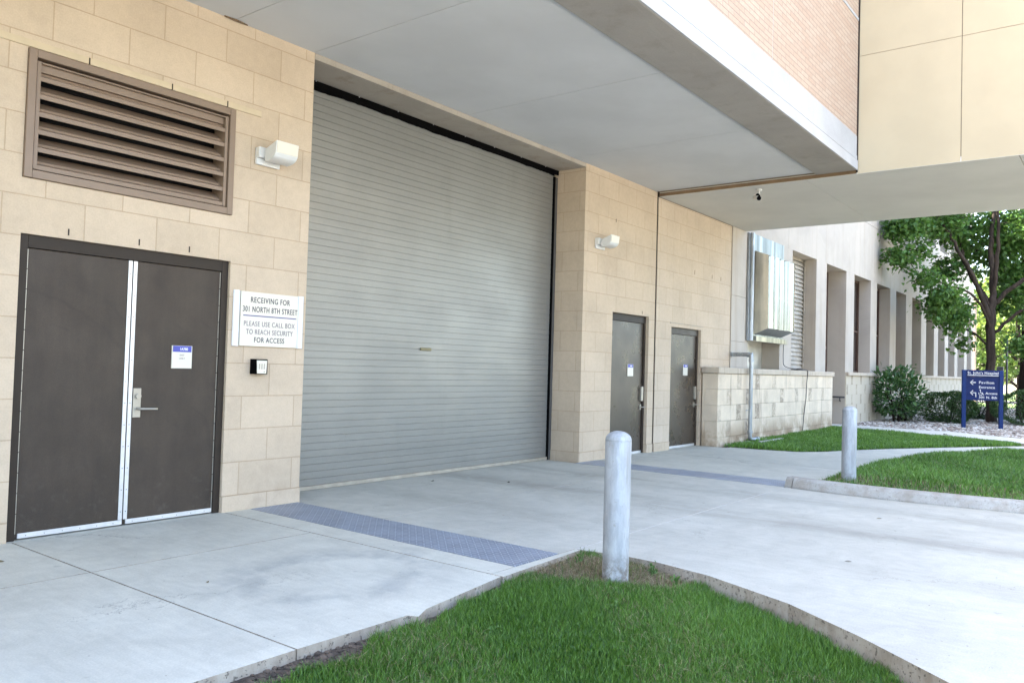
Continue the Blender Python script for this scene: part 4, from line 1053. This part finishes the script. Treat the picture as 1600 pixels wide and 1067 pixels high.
# ================================================================== FOLIAGE
def leaves_mesh(name, C, Dn, size, mat, parent, rng, shape='maple', droop=.5, smooth=False, tintf=None):
    n = len(C)
    if shape == 'maple':
        base = np.array([(0,0),(.30,-.02),(.52,.24),(.30,.34),(.34,.66),(.12,.60),(0,1.0),(-.12,.60),(-.34,.66),(-.30,.34),(-.52,.24),(-.30,-.02)])
        mid = [0, 6]
        q = [(0,1,2,3),(0,3,4,5),(0,5,6,7),(0,7,8,9)]; q2 = [(0,9,10,11)]
        F = q+q2
    elif shape == 'oval':
        base = np.array([(0,0),(.22,.22),(.26,.5),(.14,.8),(0,1.0),(-.14,.8),(-.26,.5),(-.22,.22)]); F = [(0,1,2,3),(0,3,4,5),(0,5,6,7)]
    else:
        base = np.array([(-.07,0),(.07,0),(.06,.7),(0,1.0),(-.06,.7),(0,0)])[:5]; F = [(0,1,2,4)]
    k = len(base)
    L = Dn/np.linalg.norm(Dn, axis=1, keepdims=True)
    up = rng.normal(0, .45, (n,3)); up[:,2] += 1.0
    X = np.cross(L, up); X /= np.linalg.norm(X, axis=1, keepdims=True)+1e-9; N = np.cross(X, L)
    s = size*rng.uniform(.65, 1.25, n)
    fold = rng.uniform(.05, .4, n)
    V = np.zeros((n, k, 3))
    for i, (bx, by) in enumerate(base):
        V[:,i] = C + L*(by*s)[:,None] + X*(bx*s)[:,None] + N*((abs(bx)*fold - by*by*droop*.35)*s)[:,None]
    b = np.arange(n)[:,None]*k
    F4 = np.concatenate([b+np.array([f]) for f in F])
    t = np.clip(rng.normal(.42, .25, n), 0, 1) if tintf is None else tintf(C, rng)
    o = np_mesh(name, V.reshape(-1,3), F4, np.zeros((0,3)), mat, smooth, np.repeat(t, k))
    return o

def reparent(o, root):
    me = o.data; off = WL[root]; co = np.zeros(len(me.vertices)*3, np.float32); me.vertices.foreach_get('co', co)
    co = co.reshape(-1,3) - np.array(off[:], np.float32); me.vertices.foreach_set('co', co.ravel()); me.update(); o.parent = root
    return o

def tree(name, base, label, cat, limbs, blobs, natt, leaf, nleaf, mats, seed, trunk_r, group=None, twig_r=.012, shape='maple', bark_m='bark'):
    """limbs: lists of ((x,y,z), r) points; blobs: (centre, radii, weight); twigs grow from the limbs to points in the blobs"""
    rng = np.random.default_rng(seed); Tn = thing(name, base, label, cat, group)
    b0 = np.array(base); tb = MB(); nodes = []
    for i, lm in enumerate(limbs):
        pts = smooth_path([p for p, r in lm], 4); rad = np.interp(np.linspace(0, len(lm)-1, len(pts)), range(len(lm)), [r for p, r in lm])
        wob = [Vector(b0)+Vector(p)+(Vector(rng.normal(0, .02, 3)) if 0 < j else Vector((0,0,0))) for j, p in enumerate(pts)]
        tb.tube(wob, list(rad), 12 if i == 0 else 8)
        for p, r in zip(wob, rad):
            if i > 0 or p.z > b0[2]+limbs[0][-1][0][2]*.75: nodes.append(np.array(p))
    W = np.array([b[2] for b in blobs], float); W /= W.sum(); A = []
    for j in rng.choice(len(blobs), natt, p=W):
        c, rr, _ = blobs[j]; v = rng.normal(0, 1, 3); v /= np.linalg.norm(v); v *= rng.uniform(.35, 1)**.5
        A.append(b0+np.array(c)+v*np.array(rr))
    A = np.array(A); nodes = np.array(nodes)
    dmin = np.array([np.min(np.linalg.norm(nodes-a, axis=1)) for a in A]); A = A[np.argsort(dmin)]
    C = []; Dn = []; sz = []
    nl = [tuple(q) for q in nodes]
    for a in A:
        NN = np.array(nl); d = np.linalg.norm(NN-a, axis=1); j = int(np.argmin(d)); st = NN[j]; L = d[j]
        if L < 1e-3: continue
        mid = (st+a)/2 + np.array([0,0,.10*L]) + rng.normal(0, .06*L, 3)
        pts = [st, st*.7+mid*.3+(0,0,.02*L), mid, a*.6+mid*.4, a]
        r0 = min(trunk_r*.22, twig_r*(.7+1.1*L)); tb.tube([Vector(q) for q in pts], [r0, r0*.85, r0*.65, r0*.5, r0*.25], 5, False)
        for q in pts[2:]: nl.append(tuple(q))
        for _ in range(nleaf):
            t = rng.uniform(.25, 1.05); p = mid+(a-mid)*t if t < 1 else a
            p = p + rng.normal(0, .16 if leaf > .1 else .12, 3); dv = rng.normal(0, .8, 3)+(a-st)/L*.8; dv[2] -= .55
            C.append(p); Dn.append(dv)
    tb.build('trunk', M_[bark_m], Tn)
    o = leaves_mesh('crown', np.array(C), np.array(Dn), leaf, mats, Tn, rng, shape, .6)
    reparent(o, Tn)
    return Tn

# main maple: s runs along the picture plane there (right), d away from the viewer
rv = Vector((.61,-.79,0)); dvw = Vector((.79,.61,0))
PXM = 44.0
def q(px, py, d=0.0):       # offset from the trunk foot read off the photo's scale at the tree (about 44 px per metre)
    s = (px-1546)/PXM; z = (660-py)/PXM
    p = rv*s + dvw*d; return (p.x, p.y, z)
limbs = [
 [(q(1547,664),.27),(q(1547,650),.225),(q(1546,590),.195),(q(1545,540),.185),(q(1545,500),.20),(q(1547,465),.17)],
 [(q(1545,500),.13),(q(1525,465,-.2),.11),(q(1502,425,-.4),.095),(q(1478,395,-.6),.075),(q(1462,372,-.7),.06),(q(1440,345,-.8),.045),(q(1405,320,-1),.03)],
 [(q(1546,480),.12),(q(1530,440,.4),.10),(q(1516,400,.6),.085),(q(1512,360,.8),.07),(q(1508,320,.9),.055),(q(1495,260,1.1),.035)],
 [(q(1547,468),.15),(q(1550,420,.1),.12),(q(1548,375,.2),.10),(q(1552,330,.1),.085),(q(1556,270,.2),.06),(q(1558,200,.3),.03)],
 [(q(1548,462),.11),(q(1543,410,-.4),.09),(q(1540,375,-.6),.07),(q(1530,330,-.9),.055),(q(1520,280,-1.2),.03)],
 [(q(1550,465),.11),(q(1560,410,.5),.085),(q(1570,370,.9),.07),(q(1582,330,1.2),.05),(q(1600,270,1.4),.03)],
 [(q(1550,475),.11),(q(1568,452,-.3),.10),(q(1598,425,-.7),.08),(q(1635,395,-1),.06),(q(1680,360,-1.2),.035)],
 [(q(1549,520),.08),(q(1575,490,-.5),.07),(q(1605,470,-1.0),.055),(q(1650,450,-1.3),.035)],
 [(q(1543,515),.07),(q(1515,480,-.6),.06),(q(1480,462,-1.1),.045),(q(1445,455,-1.4),.03),(q(1415,450,-1.5),.018)],
 [(q(1542,540),.05),(q(1520,515,.4),.045),(q(1490,505,.7),.035),(q(1465,500,.9),.02)],
]
bl = []
def blob(px, py, rx, ry, d=0.0, dr=1.0, wt=1.0): bl.append((q(px, py, d), (max(rx/PXM*.7, .2), max(rx/PXM*.75, .25)*dr, ry/PXM), wt))
blob(1392,360,36,18,-1.0,1,1.2); blob(1372,368,16,14,-1.1,1,.5); blob(1378,412,26,11,-1.2,1,.8); blob(1590,355,34,34,.2,1.4,1.2); blob(1600,430,30,30,.8,1.3,.8); blob(1412,398,14,12,-1.0,1,.2); blob(1450,352,45,20,-.5,1.2,1.2)
blob(1505,352,42,26,.8,1.5,1.6); blob(1500,415,26,18,1.0,1.3,.6); blob(1560,360,50,34,.9,1.5,1.9); blob(1575,352,26,16,-1.2,1,.5)
blob(1405,447,20,12,-1.5,1,.45); blob(1440,468,30,16,-1.3,1,.8); blob(1485,478,34,18,.2,1.2,.9); blob(1430,488,22,12,-1.1,1,.4); blob(1478,500,28,16,-.5,1.2,.7)
blob(1462,522,10,8,-.9,1,.12); blob(1515,535,16,12,.5,1,.2)
blob(1600,400,40,34,.6,1.4,1.4); blob(1592,465,34,26,.6,1.3,1.0); blob(1575,540,18,20,-.6,1,.4); blob(1600,545,22,30,-.9,1.2,.7); blob(1640,480,60,60,-.8,1.4,1.6)
blob(1500,270,90,50,.4,1.3,2.6); blob(1580,250,90,60,.4,1.3,2.6); blob(1545,170,90,60,.2,1.2,2.2); blob(1660,330,60,70,-.4,1.2,1.5); blob(1430,300,36,24,-.8,1,.8)
tree('maple_tree', (33.2,-3.0,0.0), 'large leafy maple tree with a forked dark trunk right behind the blue sign', 'tree', [[(p, r*.78) for p, r in lm] for lm in limbs], bl, 1650, .150, 12, M_['leaf'], 21, .2)

def simple_tree(base, hgt, cr, leaf, natt, nleaf, mat, seed, label, group=None, zlow=.35, tr=.22):
    rng = random.Random(seed)
    lm = [[((0,0,0),tr*1.25),((0.02,0,.3),tr),((rng.uniform(-.1,.1),rng.uniform(-.1,.1),hgt*.35),tr*.8),((rng.uniform(-.2,.2),rng.uniform(-.2,.2),hgt*.7),tr*.5)]]
    for k in range(7):
        a = k*2*math.pi/7+rng.uniform(-.3,.3); z0 = hgt*(zlow-.03+rng.uniform(0,.25))
        lm.append([((0,0,z0),tr*.45),((math.cos(a)*cr*.4,math.sin(a)*cr*.4,z0+hgt*.14),tr*.3),((math.cos(a)*cr*.8,math.sin(a)*cr*.8,z0+hgt*.25),tr*.12)])
    bb = []
    for k in range(11):
        a = rng.uniform(0,6.28); r = cr*rng.uniform(.2,.75); z = hgt*rng.uniform(zlow+.08,.95); sh = 1-max(0,(z/hgt-.6))*1.3
        bb.append(((math.cos(a)*r*sh,math.sin(a)*r*sh,z),(cr*.42,cr*.42,hgt*.13),1.0))
    return tree('background_tree', base, label, 'tree', lm, bb, natt, leaf, nleaf, mat, seed, tr, group, bark_m='bark_dark')
# second trunk right of the maple, and trees past the end of the building
simple_tree((37.0,-3.78,0), 9.5, 3.4, .17, 480, 12, M_['leaf'], 31, 'dark trunked leafy tree behind the round hedge at the right edge of the view', None, .38, .36)
G_ = 'sunlit trees beyond the limestone building'
simple_tree((76,2.6,0), 11, 5.0, .34, 300, 12, M_['leaf_far'], 41, 'sunlit yellow green tree seen left of the maple trunk beyond the street', G_, .28)
simple_tree((80,-3.2,0), 12, 5.5, .34, 320, 12, M_['leaf_far'], 42, 'sunlit pale tree far behind the maple crown', G_, .24)
simple_tree((84,9,0), 13, 6, .36, 320, 12, M_['leaf_far'], 43, 'tall sunlit tree beyond the far end of the limestone building', G_, .25)
simple_tree((64,2.2,0), 7, 2.8, .26, 260, 12, M_['leaf_far'], 45, 'small sunlit tree between the limestone building and the maple trunk', G_, .2)
simple_tree((68,-.6,0), 9, 3.6, .28, 300, 12, M_['leaf_far'], 46, 'sunlit bushy tree directly behind the maple trunk', G_, .12)
simple_tree((70,-9,0), 12, 5.5, .34, 320, 12, M_['leaf_far'], 44, 'sunlit tree beyond the right edge of the maple crown', G_, .25)

def shrub(name, c, rad, hgt, leaf, n, mat, seed, label, shape='oval', stems=7, zlow=.12, shell=.55, group=None, loose=.0):
    rng = np.random.default_rng(seed); Sh = thing(name, c, label, 'shrub', group)
    st = MB()
    for k in range(stems):
        a = rng.uniform(0, 6.28); r = rad*rng.uniform(.2,.7)
        st.tube([Vector(c)+Vector((math.cos(a)*.08,math.sin(a)*.08,-.02)), Vector(c)+Vector((math.cos(a)*r*.5,math.sin(a)*r*.5,hgt*.35)), Vector(c)+Vector((math.cos(a)*r,math.sin(a)*r,hgt*.75))], [.022,.016,.006], 6)
    st.build('stem', M_['bark_dark'], Sh)
    v = rng.normal(0, 1, (n*3, 3)); v /= np.linalg.norm(v, axis=1, keepdims=True)
    f = rng.uniform(0, 1, n*3)**(1/3)*(1-shell)+shell
    lump = 1+.10*np.sin(5*v[:,0]+seed)+.10*np.sin(6*v[:,1]+2*seed)*np.cos(4*v[:,2])+loose*rng.normal(0,.12,n*3)
    P = v*(f*lump)[:,None]*np.array([rad, rad, hgt*.5]); P[:,2] += hgt*.5
    P = P[(P[:,2] > hgt*zlow)][:n]; v = v[:len(P)]
    Dn = P-np.array([0,0,hgt*.3]); Dn = Dn/np.linalg.norm(Dn, axis=1, keepdims=True)+rng.normal(0,.55,P.shape); Dn[:,2] += .15
    o = leaves_mesh('foliage', P+np.array(c), Dn, leaf, mat, Sh, rng, shape, .6)
    return reparent(o, Sh)
shrub('leafy_shrub', (29.4,-.72,0), .80, 1.78, .15, 1500, M_['leaf_shrub'], 51, 'tall loose leafy shrub against the patterned limestone wall', 'oval', 10, .16, .35, None, 1.0)
shrub('leafy_shrub', (30.5,-.75,0), .50, .80, .10, 900, M_['leaf_pale'], 52, 'low pale feathery shrub between the tall shrub and the round hedge', 'oval', 6, .02, .3, None, .8)
GH = 'clipped round hedges in the stone bed'
for i, (c, r, h, lb) in enumerate((((30.9,-2.05,0), .82, 1.06, 'clipped dark round hedge left of the blue sign'), ((35.2,-2.35,0), .95, 1.05, 'clipped dark hedge behind the posts of the blue sign'),
                                   ((32.4,-4.12,0), 1.12, 1.16, 'clipped dark round hedge right of the blue sign'))):
    shrub('round_hedge', c, r, h, .062, 8000, M_['leaf_yew'], 60+i, lb, 'oval', 8, .05, .80, GH)

# little weeds and a fallen leaf
def weed(c, n, h, seed, label):
    rng = np.random.default_rng(seed); Wd = thing('weed', c, label, 'weed', 'weeds at the lawn corner')
    C = []; D_ = []; st = MB()
    for k in range(n):
        a = rng.uniform(0, 6.28); r = rng.uniform(.01,.05); hh = h*rng.uniform(.4,1)
        top = Vector(c)+Vector((math.cos(a)*r, math.sin(a)*r, hh)); st.tube([Vector(c), (Vector(c)+top)/2+Vector((0,0,.01)), top], [.0022,.0018,.0012], 5)
        for _ in range(4): C.append(np.array(top)*rng.uniform(.96,1)+[0,0,0] if False else np.array(Vector(c).lerp(top, rng.uniform(.5,1)))); D_.append(rng.normal(0,1,3)+[0,0,.4])
    st.build('stem', M_['weed'], Wd)
    reparent(leaves_mesh('leaf', np.array(C), np.array(D_), .026, M_['weed'], Wd, rng, 'oval', .5), Wd)
weed((5.40,-3.56,-.09), 9, .20, 1, 'spindly green weed at the corner of the apron left of the front bollard')
weed((5.58,-4.10,-.09), 12, .15, 2, 'low bushy weed against the driveway edge right of the front bollard')
weed((3.72,-4.05,-.085), 12, .085, 5, 'broad leaved weed low in the lawn left of centre near the apron notch')
weed((4.25,-4.95,-.12), 14, .09, 6, 'broad leaved weed in the open lawn nearest the camera')
weed((4.62,-4.34,-.09), 10, .10, 3, 'pale green weed in the lawn in front of the front bollard')
weed((5.46,-4.36,-.09), 6, .12, 4, 'small weed by the driveway edge nearer than the bushy weed')
for i, (x, y, lb) in enumerate(((2.36,-.62,'small tan dead leaf on the apron in front of the left door jamb'), (6.9,-5.2,'small brown leaf lying alone on the open driveway'), (3.1,-2.1,'tiny dead leaf on the apron beside the long joint'),
                               (7.6,.1,'dead leaf close to the foot of the roller door'), (9.2,-4.9,'dark leaf scrap on the driveway near the raised kerb'), (8.3,-.6,'dark rubber scrap on the driveway before the roller door'))):
    o = leaves_mesh('dead_leaf', np.array([[x, y, .006]]), np.array([[math.cos(i*2.1), math.sin(i*2.1), .08]]), .055, M_['straw'] if i % 2 == 0 else M_['bark'], None, np.random.default_rng(70+i), 'oval', .3)
    tag(o, lb, 'leaf', 'scraps lying on the concrete')
fl_ = leaves_mesh('fallen_leaf', np.array([[23.55,-3.12,.05]]), np.array([[.6,-.8,.05]]), .22, plain('dead_leaf', (.05,.03,.02), .9), None, np.random.default_rng(2), 'maple', .2)
tag(fl_, 'curled brown fallen leaf on the far pavement', 'leaf')

# ================================================================== BEYOND THE END OF THE BUILDING
FB = thing('far_building', (110,6,0), 'pale sunlit building glimpsed beyond the trees across the street', 'building')
MB().box(110, 125, -30, 60, 0, 9).build('wall', plain('far_wall_paint', (.30,.26,.21), .9, var=.05, scale=.2), FB)
for k in range(10): each('window', [(109.94, 109.99, -12+k*4, -10.2+k*4, 1.2, 3.2), (109.94, 109.99, -12+k*4, -10.2+k*4, 5, 7)], M_['glass'], FB)
MB().box(109.8, 125.2, -30.2, 60.2, 9, 9.4).build('roof', M_['roof'], FB)
PX = thing('signal_post', (44,-2.35,0), 'thin dark post with a small box behind the round hedge', 'post')
MB().tube([(44,-2.35,0),(44,-2.35,3.6)], .045, 10).build('pole', M_['redtrim'], PX)
MB().box(43.86, 44.12, -2.22, -1.96, 1.75, 2.15).build('control_box', M_['redtrim'], PX, bevel=.02)
PC = thing('column', (56,.75,0), 'pinkish brown pillar past the far end of the limestone building', 'pillar')
MB().box(55.7, 56.3, .55, 1.15, -.1, 6.5).build('shaft', plain('pink_stone', (.42,.27,.20), .8, var=.25, scale=2), PC, bevel=.02)
MB().box(55.6, 56.4, .45, 1.25, -.1, .4).build('plinth', plain('pink_stone_base', (.40,.28,.22), .8), PC, bevel=.02)
